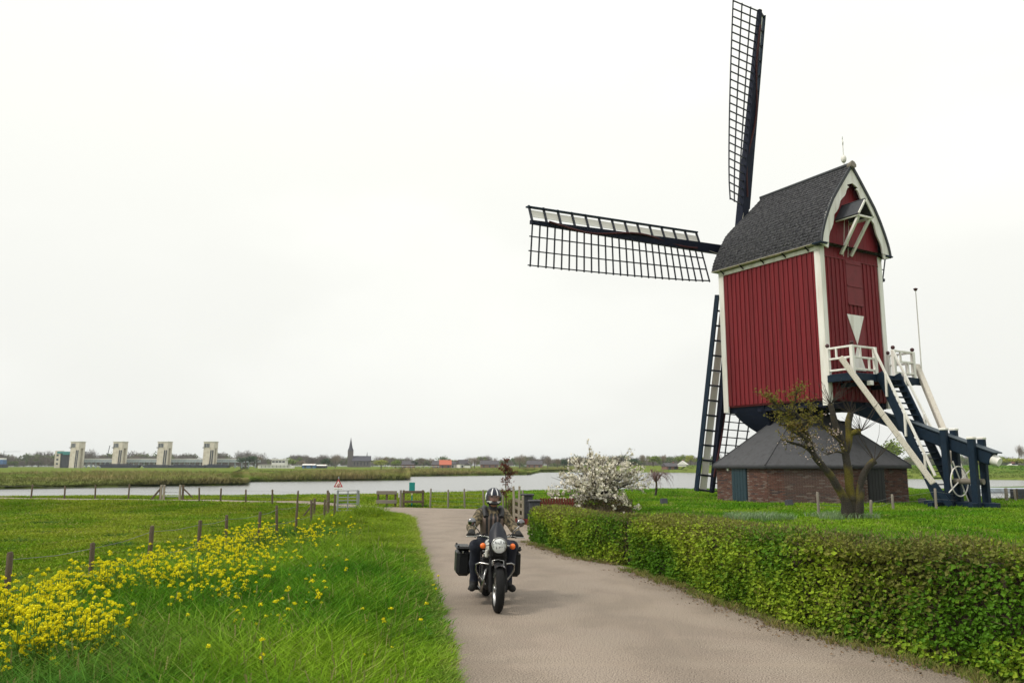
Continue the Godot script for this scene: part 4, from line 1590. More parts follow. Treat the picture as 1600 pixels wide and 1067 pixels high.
# base: the foot of the roadside face; the hedge is «thick» deep behind it
func hedge(label: String, base: Array, heights: Array, thick: float, per_metre: int, leaf_l: float, sd: int) -> void:
	var root := thing("hedge", label, "hedge", at(base[base.size() / 2][0], base[base.size() / 2][1]))
	var o := root.position
	var curve := Curve3D.new()
	for p in base:
		curve.add_point(Vector3(p[0], 0, -p[1]))
	var len := curve.get_baked_length()
	var place := func(s: float, q: float, lift: float) -> Array:   # q: 0 foot of the face .. 1 top edge .. 2 back top .. 3 foot of the back
		var p := curve.sample_baked(clampf(s, 0, len))
		var t := (curve.sample_baked(minf(s + .1, len)) - curve.sample_baked(maxf(s - .1, 0))).normalized()
		var out := Vector3(-t.z, 0, t.x)     # towards the road
		if out.x > 0: out = -out
		var f := s / len
		var h := lerpf(heights[0], heights[1], f) + patch.get_noise_2d(s * 6 + sd, 3) * .025
		var bulge := fine.get_noise_3d(s * 2.2 + sd, q * 4.0, 1.0) * .15 + patch.get_noise_3d(s * 14, q * 7.0, sd) * .17
		if q > .85 and q < 2.15: bulge *= .35
		var pos: Vector3
		var nrm: Vector3
		if q < 1.0:
			pos = p - out * (.06 * q) + Vector3(0, lerpf(.05, h, q), 0)
			nrm = (out + Vector3.UP * (.15 + smoothstep(.8, 1.0, q) * .6)).normalized()
		elif q < 2.0:
			pos = p - out * lerpf(.06, thick - .05, q - 1.0) + Vector3(0, h + .05 * sin((q - 1) * PI), 0)
			nrm = (Vector3.UP + out * (1.0 - smoothstep(1.0, 1.2, q)) * .6).normalized()
		else:
			pos = p - out * thick + Vector3(0, lerpf(h, .05, q - 2.0), 0)
			nrm = -out
		return [pos + nrm * (bulge + lift) - o + Vector3(0, ground_y(pos.x, -pos.z), 0), nrm, t]
	# the woody inside
	var core := SurfaceTool.new()
	core.begin(Mesh.PRIMITIVE_TRIANGLES)
	core.set_smooth_group(1)
	var n := int(len / .12)
	var g := []
	for i in n + 1:
		var row := []
		for j in 25:
			row.append((place.call(len * i / n, j / 8.0, -.15) as Array)[0])
		g.append(row)
	for i in n:
		for j in 24:
			quad(core, g[i][j], g[i + 1][j], g[i + 1][j + 1], g[i][j + 1])
	for e: int in [0, n]:
		for j in 12:
			quad(core, g[e][j], g[e][j + 1], g[e][23 - j], g[e][24 - j])
	done(core, "woody_inside", M.twigs, root)
	# leaves
	var leaf := leaf_mesh(leaf_l, leaf_l * .72, .3)
	var h := Heap.new()
	for i in int(len * per_metre):
		var s := rng.randf() * len
		var q := rng.randf() * 2.25
		if rng.randf() < .05: s = 0.0 if rng.randf() < .5 else len
		var hue := patch.get_noise_3d(s * 5.0 + sd, q * 9.0, 7.0) + fine.get_noise_3d(s * 2.0, q * 5.0, sd) * .7
		var lift := rng.randf_range(-.13, .03 if q < .9 else .0) + hue * (.035 if q < .9 else .01)
		var pl: Array = place.call(s, q, lift)
		var nrm: Vector3 = pl[1]
		if s <= .001 or s >= len - .001:
			var along_: Vector3 = pl[2] * (1.0 if s > .1 else -1.0)
			var depth := rng.randf()
			pl = place.call(s, rng.randf(), 0.0)
			var out: Vector3 = pl[1]
			pl[0] = pl[0] - Vector3(out.x, 0, out.z).normalized() * depth * thick + along_ * rng.randf_range(-.02, .1)
			nrm = along_
		var down := (Vector3(rng.randf_range(-.9, .9), rng.randf_range(-1.1, .35), rng.randf_range(-.9, .9)) + nrm * rng.randf_range(.1, .9)).normalized()
		var face := (nrm + Vector3(rng.randf_range(-.8, .8), rng.randf_range(-.2, 1.0), rng.randf_range(-.8, .8))).normalized()
		var x := down.cross(face).normalized()
		var b := Basis(x, down, x.cross(down)).scaled(Vector3.ONE * rng.randf_range(.6, 1.25) * (.72 if q > .95 else 1.0))
		var c := Color(.08, .19, .011).lerp(Color(.30, .405, .03), clampf(.38 + hue * 1.2 + rng.randf_range(-.4, .4), 0, 1))
		var dull := clampf(smoothstep(.72, 1.05, q) * .62 + hue * .5 - .1 + maxf(0, patch.get_noise_3d(s * 2.2 + sd * 3, q * 3.0, 31.0) - .1) * 1.6, 0, .9)
		if rng.randf() < dull: c = Color(.2, .17, .055).lerp(Color(.12, .12, .03), rng.randf()).lerp(c, .25)
		h.add(b, pl[0], c)
	heap_out(h, leaf, "leaves", M.leaf, root)
	# bare twig ends showing between the leaves, mostly along the clipped top
	var stick := S()
	tube(stick, [Vector3.ZERO, Vector3(.004, .07, 0), Vector3(0, .13, .006)], [.003, .0025, .001], 3, false)
	var hst := Heap.new()
	for i in int(len * 260):
		var q := rng.randf_range(.35, 2.0)
		var pl: Array = place.call(rng.randf() * len, q, rng.randf_range(-.1, .0 if q < 1.0 else .01))
		var up := ((pl[1] as Vector3) + Vector3(rng.randf_range(-.8, .8), rng.randf_range(-.2, .6), rng.randf_range(-.8, .8))).normalized()
		var sx := up.cross(Vector3(rng.randf(), .1, rng.randf())).normalized()
		hst.add(Basis(sx, up, sx.cross(up)).scaled(Vector3.ONE * rng.randf_range(.5, 1.0)), pl[0], Color(.13, .095, .06).lerp(Color(.2, .15, .1), rng.randf()))
	heap_out(hst, finished(stick), "twig_ends", M.reed, root)
	# fallen leaves and grit swept against the road edge
	var litter := Heap.new()
	for i in int(len * 110):
		var pl: Array = place.call(rng.randf() * len, 0.0, .1 + absf(rng.randfn(0.0, .22)))
		var p: Vector3 = pl[0]
		p.y = ground_y(p.x + o.x, -(p.z + o.z)) - o.y + .035
		litter.add(Basis.from_euler(Vector3(PI / 2 + rng.randf_range(-.4, .4), rng.randf() * TAU, rng.randf_range(-.4, .4))).scaled(Vector3.ONE * rng.randf_range(.3, .8)), p, Color(.2, .13, .07).lerp(Color(.1, .07, .045), rng.randf()))
	heap_out(litter, leaf, "fallen_leaves", M.leaf, root)
	# rough grass along the foot
	var foot := Heap.new()
	var tuft := blade_tuft(8, .11, .07, .006, .9)
	for i in int(len * 90):
		var pl: Array = place.call(rng.randf() * len, 0.0, rng.randf_range(-.12, .26))
		var p: Vector3 = pl[0]
		p.y = ground_y(p.x + o.x, -(p.z + o.z)) - o.y
		foot.add(Basis(Vector3.UP, rng.randf() * TAU).scaled(Vector3.ONE * rng.randf_range(.5, 1.3)), p, Color(.12, .19, .03).lerp(Color(.3, .23, .1), rng.randf() * .8))
	heap_out(foot, tuft, "foot_grass", M.grass, root)


# ---------------------------------------------------------------- garden trees
func limb(st: SurfaceTool, pts: Array, r0: float, r1: float, n := 10, knobby := .2) -> void:
	# pts through a smooth curve with uneven girth and patches of moss
	var c := Curve3D.new()
	for i in pts.size():
		var t: Vector3 = (pts[mini(i + 1, pts.size() - 1)] - pts[maxi(i - 1, 0)]) * .18
		c.add_point(pts[i], -t, t)
	var len := c.get_baked_length()
	var m := maxi(3, int(len / .09))
	var prev := []
	st.set_smooth_group(1)
	var x := Vector3.RIGHT
	for i in m + 1:
		var f := float(i) / m
		var p := c.sample_baked(len * f)
		var t := (c.sample_baked(minf(len * f + .03, len)) - c.sample_baked(maxf(len * f - .03, 0))).normalized()
		x = (x - t * x.dot(t))
		x = x.normalized() if x.length() > .05 else t.cross(Vector3.UP).normalized()
		var y := t.cross(x)
		var ring := []
		for k in n:
			var a := TAU * k / n
			var d := x * cos(a) + y * sin(a)
			var r := lerpf(r0, r1, f) * (1.0 + knobby * (fine.get_noise_3d(p.x * 14 + d.x * 3, p.y * 14 + d.y * 3, p.z * 14 + d.z * 3) * 1.6))
			var q := p + d * r
			var moss := clampf((patch.get_noise_3d(q.x * 22, q.y * 14, q.z * 22) - .04 + d.y * .3 - d.x * .15) * 3.0, 0, 1) * smoothstep(.3, .9, q.y)
			ring.append([q, Color(.085, .072, .06).lerp(Color(.25, .21, .02), moss * .9)])
		if i:
			for k in n:
				var k2 := (k + 1) % n
				for v in [prev[k], ring[k], prev[k2], prev[k2], ring[k], ring[k2]]:
					st.set_color(v[1])
					st.add_vertex(v[0])
		prev = ring
	for k in range(1, n - 1):
		st.set_color(Color(.16, .13, .09))
		tri(st, prev[0][0], prev[k][0], prev[k + 1][0])


func twig(st: SurfaceTool, p: Vector3, dir: Vector3, len: float, r: float, col: Color) -> Vector3:
	st.set_color(col)
	var pts := [p]
	var d := dir.normalized()
	for k in 3:
		d = (d + Vector3(rng.randf_range(-.25, .25), rng.randf_range(-.1, .25), rng.randf_range(-.25, .25))).normalized()
		pts.append(pts[-1] + d * len / 3.0)
	tube(st, pts, [r, r * .8, r * .55, r * .3], 4, false)
	return pts[-1]


func build_gnarled_tree() -> void:
	var t := thing("gnarled_tree", "gnarled mossy pollarded tree with bare twigs behind the hedge", "tree", at(10.62, 25.4))
	# limbs in the tree's own axes
	var trunk := S()
	limb(trunk, [Vector3(-.1, -.2, 0), Vector3(-.14, .25, .02), Vector3(-.22, .55, .06), Vector3(-.36, .86, .1)], .21, .13, 14, .24)
	limb(trunk, [Vector3(.14, -.2, .05), Vector3(.17, .3, .05), Vector3(.24, .65, .08), Vector3(.31, .98, .1)], .18, .10, 12, .24)
	limb(trunk, [Vector3(.0, -.2, -.05), Vector3(.02, .5, -.04), Vector3(.0, 1.0, -.04)], .2, .13, 14, .24)
	done(trunk, "trunk", M.bark, t)
	var lefts := [[Vector3(-.2, .5, .06), Vector3(-.36, .85, .1), Vector3(-.62, 1.28, .18), Vector3(-.98, 1.72, .25), Vector3(-1.2, 2.0, .28), Vector3(-1.3, 2.4, .3), Vector3(-1.46, 2.85, .3), Vector3(-1.48, 3.1, .32)],
		[Vector3(.02, .6, 0), Vector3(.0, 1.2, -.03), Vector3(-.05, 1.9, -.05), Vector3(-.12, 2.35, -.08), Vector3(-.28, 2.9, -.12), Vector3(-.36, 3.3, -.12), Vector3(-.42, 3.62, -.1)],
		[Vector3(.18, .6, .06), Vector3(.33, 1.25, .12), Vector3(.55, 1.68, .2), Vector3(.72, 1.82, .22)]]
	var rr := [[.14, .07], [.145, .09], [.105, .105]]
	for k in 3:
		var st := S()
		limb(st, lefts[k], rr[k][0], rr[k][1], 10)
		done(st, "limb", M.bark, t)
	var subs := [[[Vector3(-.04, 2.1, -.05), Vector3(.12, 2.55, -.1), Vector3(.1, 2.95, -.12), Vector3(.22, 3.32, -.14)], .12, .10],
		[[Vector3(.12, 2.65, -.1), Vector3(.3, 2.72, -.05), Vector3(.44, 2.74, 0)], .09, .11],
		[[Vector3(-1.2, 2.1, .28), Vector3(-1.52, 2.55, .4), Vector3(-2.02, 2.82, .5)], .085, .07],
		[[Vector3(-1.1, 1.9, .26), Vector3(-1.5, 2.25, .35), Vector3(-1.9, 2.36, .45), Vector3(-2.25, 2.46, .5)], .055, .03],
		[[Vector3(-1.46, 2.85, .3), Vector3(-1.8, 2.92, .4), Vector3(-2.3, 2.9, .45)], .04, .02],
		[[Vector3(-1.48, 3.05, .32), Vector3(-1.75, 3.4, .3), Vector3(-1.68, 3.7, .3), Vector3(-1.62, 4.0, .3)], .045, .02],
		[[Vector3(-1.46, 2.9, .3), Vector3(-1.2, 3.2, .2), Vector3(-1.25, 3.55, .25)], .04, .02],
		[[Vector3(-1.7, 3.3, .3), Vector3(-2.2, 3.4, .4), Vector3(-2.5, 3.75, .4)], .04, .02],
		[[Vector3(-.1, 2.3, -.05), Vector3(-.5, 2.62, .1), Vector3(-.95, 3.0, .2)], .04, .02],
		[[Vector3(-.06, 2.0, -.05), Vector3(-.35, 2.1, .1), Vector3(-.75, 2.0, .2)], .035, .018]]
	for q in subs:
		var st := S()
		limb(st, q[0], q[1], q[2], 8)
		done(st, "branch", M.bark, t)
	var tw := S()
	var ends := []
	var brown := Color(.09, .07, .055)
	for q in [[Vector3(-.42, 3.6, -.1), 26, 1.0], [Vector3(.22, 3.3, -.14), 16, .9], [Vector3(.44, 2.74, 0), 18, 1.2], [Vector3(.72, 1.82, .22), 9, 1.3]]:
		for k in q[1]:
			twig(tw, q[0], Vector3(rng.randf_range(-.7, 1.0), rng.randf_range(.1, 1.0), rng.randf_range(-.6, .6)), q[2] * rng.randf_range(.5, 1.1), .011, brown)
	for q in [[lefts[0], 26], [subs[2][0], 24], [subs[3][0], 24], [subs[4][0], 22], [subs[5][0], 18], [subs[6][0], 16], [subs[7][0], 22], [subs[8][0], 16], [subs[9][0], 14]]:
		var c := Curve3D.new()
		for p in q[0]: c.add_point(p)
		for k in q[1]:
			var f := lerpf(.35, 1.0, rng.randf())
			var p := c.sample_baked(c.get_baked_length() * f)
			if p.y < 1.6: continue
			ends.append([p, twig(tw, p, Vector3(rng.randf_range(-1, .8), rng.randf_range(-.3, 1.0), rng.randf_range(-.8, .8)), rng.randf_range(.2, .65), .007, brown)])
	tag(done(tw, "twigs", M.bark, t), "", "", "", "stuff")
	# young leaves high on the left, a few pale blossoms lower down
	var leaf := leaf_mesh(.075, .05, .3)
	var h := Heap.new()
	var bl := Heap.new()
	for e in ends:
		var a: Vector3 = e[0]
		var b: Vector3 = e[1]
		var high := b.y > 2.7 and b.x < -.7
		for k in (19 if high else 8):
			var p := a.lerp(b, rng.randf_range(.2, 1.1)) + Vector3(rng.randf_range(-1, 1), rng.randf_range(-1, 1), rng.randf_range(-1, 1)) * .06
			var bs := Basis.from_euler(Vector3(rng.randf() * TAU, rng.randf() * TAU, rng.randf() * TAU)).scaled(Vector3.ONE * rng.randf_range(.6, 1.2))
			if high or rng.randf() < .45:
				h.add(bs, p, Color(.17, .17, .025).lerp(Color(.24, .15, .05), rng.randf() * (.5 if b.y > 3.0 else 1.0)))
			else:
				bl.add(bs, p, Color(.62, .5, .46))
	heap_out(h, leaf, "young_leaves", M.leaf, t)
	heap_out(bl, leaf, "blossom", M.petal, t)


func build_blossom_tree() -> void:
	var t := thing("blossom_tree", "small round tree covered in white blossom behind the far hedge", "tree", at(3.1, 30.2))
	var tr := S()
	limb(tr, [Vector3(.25, -.1, 0), Vector3(.22, .4, 0), Vector3(.12, .8, .02)], .12, .09, 9)
	done(tr, "trunk", M.bark, t)
	var tw := S()
	var h := Heap.new()
	var hl := Heap.new()
	var petal := blossom_mesh(.048)
	var leaf := leaf_mesh(.06, .035, .3)
	var bark := Color(.07, .055, .045)
	for k in 104:
		var a := rng.randf() * TAU
		var el := rng.randf_range(-.5, 1.45)
		var dir := Vector3(cos(a) * cos(el), sin(el), sin(a) * cos(el))
		var start := Vector3(.15, rng.randf_range(.5, 1.0), 0)
		var reach := Vector3(1.8, 1.38, 1.5) * (1.0 + .16 * patch.get_noise_2d(a * 40, el * 60))
		if k % 9 == 0: reach.y *= 1.3
		var end := Vector3(.12, .95, 0) + dir * reach
		end.y = maxf(end.y, .2)
		var mid := start.lerp(end, .5) + Vector3(rng.randf_range(-.12, .12), .12, rng.randf_range(-.12, .12))
		tw.set_color(bark)
		tube(tw, [start, mid, end], [.017, .012, .005], 5, false)
		for j in 9:
			var f := rng.randf_range(.14, 1.0)
			var p := start.lerp(mid, f * 2) if f < .5 else mid.lerp(end, f * 2 - 1)
			var e := twig(tw, p, dir + Vector3(rng.randf_range(-1, 1), rng.randf_range(-.4, 1), rng.randf_range(-1, 1)), rng.randf_range(.15, .42), .006, bark)
			var dens := 8 if patch.get_noise_3d(e.x * 22, e.y * 22, e.z * 22) > -.28 else 3
			for i in dens:
				var q := p.lerp(e, rng.randf_range(.1, 1.1)) + Vector3(rng.randf_range(-1, 1), rng.randf_range(-1, 1), rng.randf_range(-1, 1)) * .045
				var bs := Basis.from_euler(Vector3(rng.randf() * TAU, rng.randf() * TAU, rng.randf() * TAU)).scaled(Vector3.ONE * rng.randf_range(.7, 1.25))
				if rng.randf() < .68:
					h.add(bs, q, Color(.78, .75, .70).lerp(Color(.62, .58, .44), rng.randf()))
				else:
					hl.add(bs, q, Color(.2, .2, .04).lerp(Color(.16, .1, .05), rng.randf()))
	tag(done(tw, "branches", M.bark, t), "", "", "", "stuff")
	heap_out(h, petal, "blossom", M.petal, t)
	heap_out(hl, leaf, "young_leaves", M.leaf, t)


func blossom_mesh(r: float) -> ArrayMesh:
	var st := S()
	st.set_color(Color.WHITE)
	for k in 5:
		var a := TAU * k / 5
		var b := TAU * (k + .5) / 5
		var c := TAU * (k + 1) / 5
		tri(st, Vector3.ZERO, Vector3(cos(a), .15, sin(a)) * r * .8, Vector3(cos(b), .3, sin(b)) * r)
		tri(st, Vector3.ZERO, Vector3(cos(b), .3, sin(b)) * r, Vector3(cos(c), .15, sin(c)) * r * .8)
	return finished(st)


func build_saplings() -> void:
	# red-leaved young tree tied between two stakes
	var t := thing("red_leaved_sapling", "slender young tree with dark red leaves behind the rider", "tree", at(-.22, 27.2))
	var tr := S()
	limb(tr, [Vector3(0, -.05, 0), Vector3(.02, 1.0, 0), Vector3(-.02, 2.18, 0)], .03, .008, 6, .05)
	done(tr, "trunk", M.bark, t)
	var tw := S()
	var h := Heap.new()
	for k in 46:
		var y := rng.randf_range(.9, 2.1)
		var e := twig(tw, Vector3(0, y, 0), Vector3(rng.randf_range(-1, 1), rng.randf_range(-.1, .6), rng.randf_range(-1, 1)), rng.randf_range(.15, .42) * (1.25 - .4 * absf(y - 1.2)) * (.55 if y > 1.75 else 1.0), .005, Color(.07, .05, .04))
		for i in (26 if y > 1.5 else 12):
			var p := Vector3(0, y, 0).lerp(e, rng.randf_range(.3, 1.1)) + Vector3(rng.randf_range(-1, 1), rng.randf_range(-1, 1), rng.randf_range(-1, 1)) * .035
			h.add(Basis.from_euler(Vector3(rng.randf() * TAU, rng.randf() * TAU, rng.randf() * TAU)).scaled(Vector3.ONE * rng.randf_range(.7, 1.2)), p, Color(.15, .045, .03).lerp(Color(.11, .05, .03), rng.randf()))
	tag(done(tw, "twigs", M.bark, t), "", "", "", "stuff")
	heap_out(h, leaf_mesh(.07, .04, .2), "leaves", M.leaf, t)
	for s: int in [0, 1]:
		var st := S()
		cbox(st, Vector3(0, .62, 0), Vector3(.07, 1.3, .07), .008, Basis(Vector3.BACK, -.03 if s else .02))
		var sk := done(st, "tree_stake", M.pale_wood)
		sk.position = at(.06 + s * .17, 26.9)
		tag(sk, ["pale wooden stake just left of its twin beside the red sapling", "pale wooden stake right of its twin beside the red sapling"][s], "stake", "tree stakes at the red sapling")
	# small weeping tree on the lawn
	t = thing("weeping_tree", "small bare weeping tree with reddish twigs on the lawn by the river", "tree", at(7.75, 43.5))
	tr = S()
	limb(tr, [Vector3(-.06, -.05, 0), Vector3(0, .4, 0), Vector3(.02, .8, 0)], .07, .05, 7)
	done(tr, "trunk", M.bark, t)
	tw = S()
	for k in 34:
		var a := rng.randf() * TAU
		var r := rng.randf_range(.2, 1.05)
		var top := Vector3(cos(a) * r * .5, rng.randf_range(1.1, 1.5), sin(a) * r * .5)
		var far := Vector3(cos(a) * r, rng.randf_range(.7, 1.35), sin(a) * r)
		tw.set_color(Color(.32, .2, .19).lerp(Color(.38, .24, .24), rng.randf()))
		tube(tw, [Vector3(0, .75, 0), top, far, far + Vector3(cos(a) * .08, -.25, sin(a) * .08)], [.014, .012, .009, .006], 4, false)
		for j in 5:
			twig(tw, top.lerp(far, rng.randf()), Vector3(rng.randf_range(-1, 1), rng.randf_range(-.6, .8), rng.randf_range(-1, 1)), .25, .006, Color(.28, .16, .17))
	tag(done(tw, "twigs", M.bark, t), "", "", "", "stuff")


# ---------------------------------------------------------------- oilseed flowers
func rape_plant(h: float, heads: int) -> Array:
	var st := S()
	st.set_color(Color(.10, .19, .03))
	tube(st, [Vector3.ZERO, Vector3(.01, h * .5, .01), Vector3(0, h, 0)], [.006, .005, .003], 4, false)
	for k in 7:
		var y := h * rng.randf_range(.1, .75)
		var a := rng.randf() * TAU
		var d := Vector3(cos(a), .35, sin(a)) * rng.randf_range(.06, .12)
		var s := Vector3(-sin(a), 0, cos(a)) * .016
		st.set_color(Color(.08, .17, .035))
		var p := Vector3(0, y, 0)
		tri(st, p, p + d * .6 - s, p + d)
		tri(st, p, p + d, p + d * .6 + s)
	var fl := S()
	for q in heads:
		var top := Vector3(0, h, 0)
		if q:
			var a := rng.randf() * TAU
			top = Vector3(cos(a), 0, sin(a)) * rng.randf_range(.05, .12) + Vector3(0, h * rng.randf_range(.6, .97), 0)
			st.set_color(Color(.10, .19, .03))
			tube(st, [Vector3(0, h * .6, 0), top], [.004, .003], 3, false)
		for k in 22:
			var a := rng.randf() * TAU
			var el := rng.randf_range(-.3, 1.3)
			var d := Vector3(cos(a) * cos(el), sin(el) * .8, sin(a) * cos(el))
			var c := top + d * rng.randf_range(.015, .032)
			fl.set_color(Color(.66, .56, .008).lerp(Color(.78, .72, .02), rng.randf()))
			var x := d.cross(Vector3(rng.randf(), .2, rng.randf())).normalized()
			var y := d.cross(x)
			var r := rng.randf_range(.007, .0115)
			tri(fl, c + x * r, c + y * r, c - x * r)
			tri(fl, c - x * r, c - y * r, c + x * r)
	return [st, fl]


func build_flowers() -> void:
	var kinds := []
	for k in 5:
		var parts := rape_plant([.52, .46, .58, .42, .62][k], [1, 2, 3, 1, 3][k])
		kinds.append([finished(parts[0]), finished(parts[1])])
	# the dense bank along the fence
	var hs := [Heap.new(), Heap.new(), Heap.new(), Heap.new(), Heap.new()]
	for i in 3300:
		var d := 6.9 + 13.9 * pow(rng.randf(), 1.4)
		var x := -6.55 + absf(rng.randfn(0.0, 1.0)) * lerpf(2.0, 1.2, clampf((d - 7.3) / 13.5, 0, 1))
		if i % 6 == 0:
			d = rng.randf_range(7.0, 15.0)
			x = rng.randf_range(-6.3, road_left(d) - 1.5 - 1.2 * rng.randf())
		elif i % 6 == 1:
			d = rng.randf_range(6.7, 9.2)
			x = -.66 * d + absf(rng.randfn(0.0, .75))
		var clump := patch.get_noise_2d(x * 7, d * 5)
		if x > road_left(d) - 1.4 or clump < -.2 + (.11 if i % 6 else .06) * (x + 6.5):
			continue
		if d < 8.6 and x > -3.3 - .25 * (8.6 - d): continue
		var s := rng.randf_range(.6, 1.2)
		hs[i % 5].add(Basis(Vector3.UP, rng.randf() * TAU).rotated(Vector3.RIGHT, rng.randf_range(-.15, .15)).scaled(Vector3(s, s, s)), at(x, d), Color.WHITE)
	for k in 5:
		heap_out(hs[k], kinds[k][0], "flower_stems", M.grass)
		heap_out(hs[k], kinds[k][1], "yellow_flowers", M.petal)
	for c in get_children():
		if String(c.name).begins_with("flower_stems"): tag(c, "green stems of the yellow flowers along the paddock fence", "flower stems", "stems of the flower mass")
		if String(c.name).begins_with("yellow_flowers"): tag(c, "mass of yellow rapeseed flowers along the paddock fence", "flowers", "flower mass along the fence")
	# plants that stand apart on the verge
	var protos := {}
	var spots := [[-1.68, 9.3], [-1.25, 8.55], [-2.5, 9.0], [-2.72, 9.6], [-2.95, 8.9], [-3.15, 9.5], [-3.4, 8.7], [-2.35, 10.3], [-2.7, 10.8], [-3.1, 10.6], [-3.55, 10.2], [-3.9, 9.4], [-2.6, 7.15], [-2.1, 7.0], [-2.9, 11.8], [-3.3, 12.2], [-2.5, 12.4], [-3.0, 13.2], [-3.5, 13.6], [-4.3, 15.2], [-4.45, 15.6], [-4.15, 15.5], [-4.6, 15.1], [-3.95, 15.0], [-4.2, 14.6], [-3.85, 15.9], [-1.0, 11.2], [-.95, 9.2], [-3.7, 7.6], [-4.0, 8.3]]
	for i in spots.size():
		var k := [1, 2, 4][i % 3] as int
		var label := "single yellow rapeseed plant in the verge grass apart from the mass"
		var o: Node3D
		if not protos.has(k):
			o = thing("rapeseed_plant", label, "flower", Vector3.ZERO, 0.0, "single rapeseed plants on the verge")
			put_mesh(kinds[k][0], "stem", M.grass, o)
			put_mesh(kinds[k][1], "flower_head", M.petal, o)
			o.set_meta("stem", "rapeseed_plant")
			protos[k] = o
		else:
			o = copy_of(protos[k], label, Vector3.ZERO, rng.randf() * TAU)
		o.position = at(spots[i][0], spots[i][1])
		o.scale = Vector3.ONE * rng.randf_range(.7, 1.0)
	# dandelions in the lawn and verge
	var dl := Heap.new()
	for i in 260:
		var d := 7.0 + 26.0 * rng.randf()
		var x := rng.randf_range(-6.0, road_left(d) - .1) if i % 3 else rng.randf_range(hedge_back(d) + 1.5, 24.0)
		dl.add(Basis(Vector3.UP, rng.randf() * TAU).scaled(Vector3.ONE * rng.randf_range(.25, .5)), at(x, d, .02 if i % 3 else .0), Color.WHITE)
	tag(heap_out(dl, kinds[0][1], "dandelions", M.petal), "tiny yellow flowers sprinkled through the grass", "flowers")


# ---------------------------------------------------------------- fences, gates, signs, small things
func post_mesh(h: float, r: float) -> ArrayMesh:
	var st := S()
	tube(st, [Vector3(0, -.3, 0), Vector3(.004, h * .5, 0), Vector3(0, h - .02, .004), Vector3(0, h, 0)], [r, r * .97, r * .93, r * .7], 8)
	return finished(st)


func wire_fence(label: String, pts: Array, hts: Array, r: float, m: String, wires: Array) -> void:
	var root := thing("wire_fence", label, "fence", at(pts[0][0], pts[0][1]))
	var tops := []
	for i in pts.size():
		var h: float = hts[i % hts.size()]
		var p := at(pts[i][0], pts[i][1]) - root.position
		var o := put_mesh(post_mesh(h, r), "post", M[m], root)
		o.transform = Transform3D(Basis.from_euler(Vector3(rng.randf_range(-.05, .05), rng.randf() * 6, rng.randf_range(-.05, .05))), p)
		tops.append(p)
	for f: float in wires:
		for i in pts.size() - 1:
			var a: Vector3 = tops[i] + Vector3(0, hts[i % hts.size()] * f, 0)
			var b: Vector3 = tops[i + 1] + Vector3(0, hts[(i + 1) % hts.size()] * f, 0)
			tb(root, "wire", "wire", [a, (a + b) * .5 - Vector3(0, .03, 0), b], .004, 4)


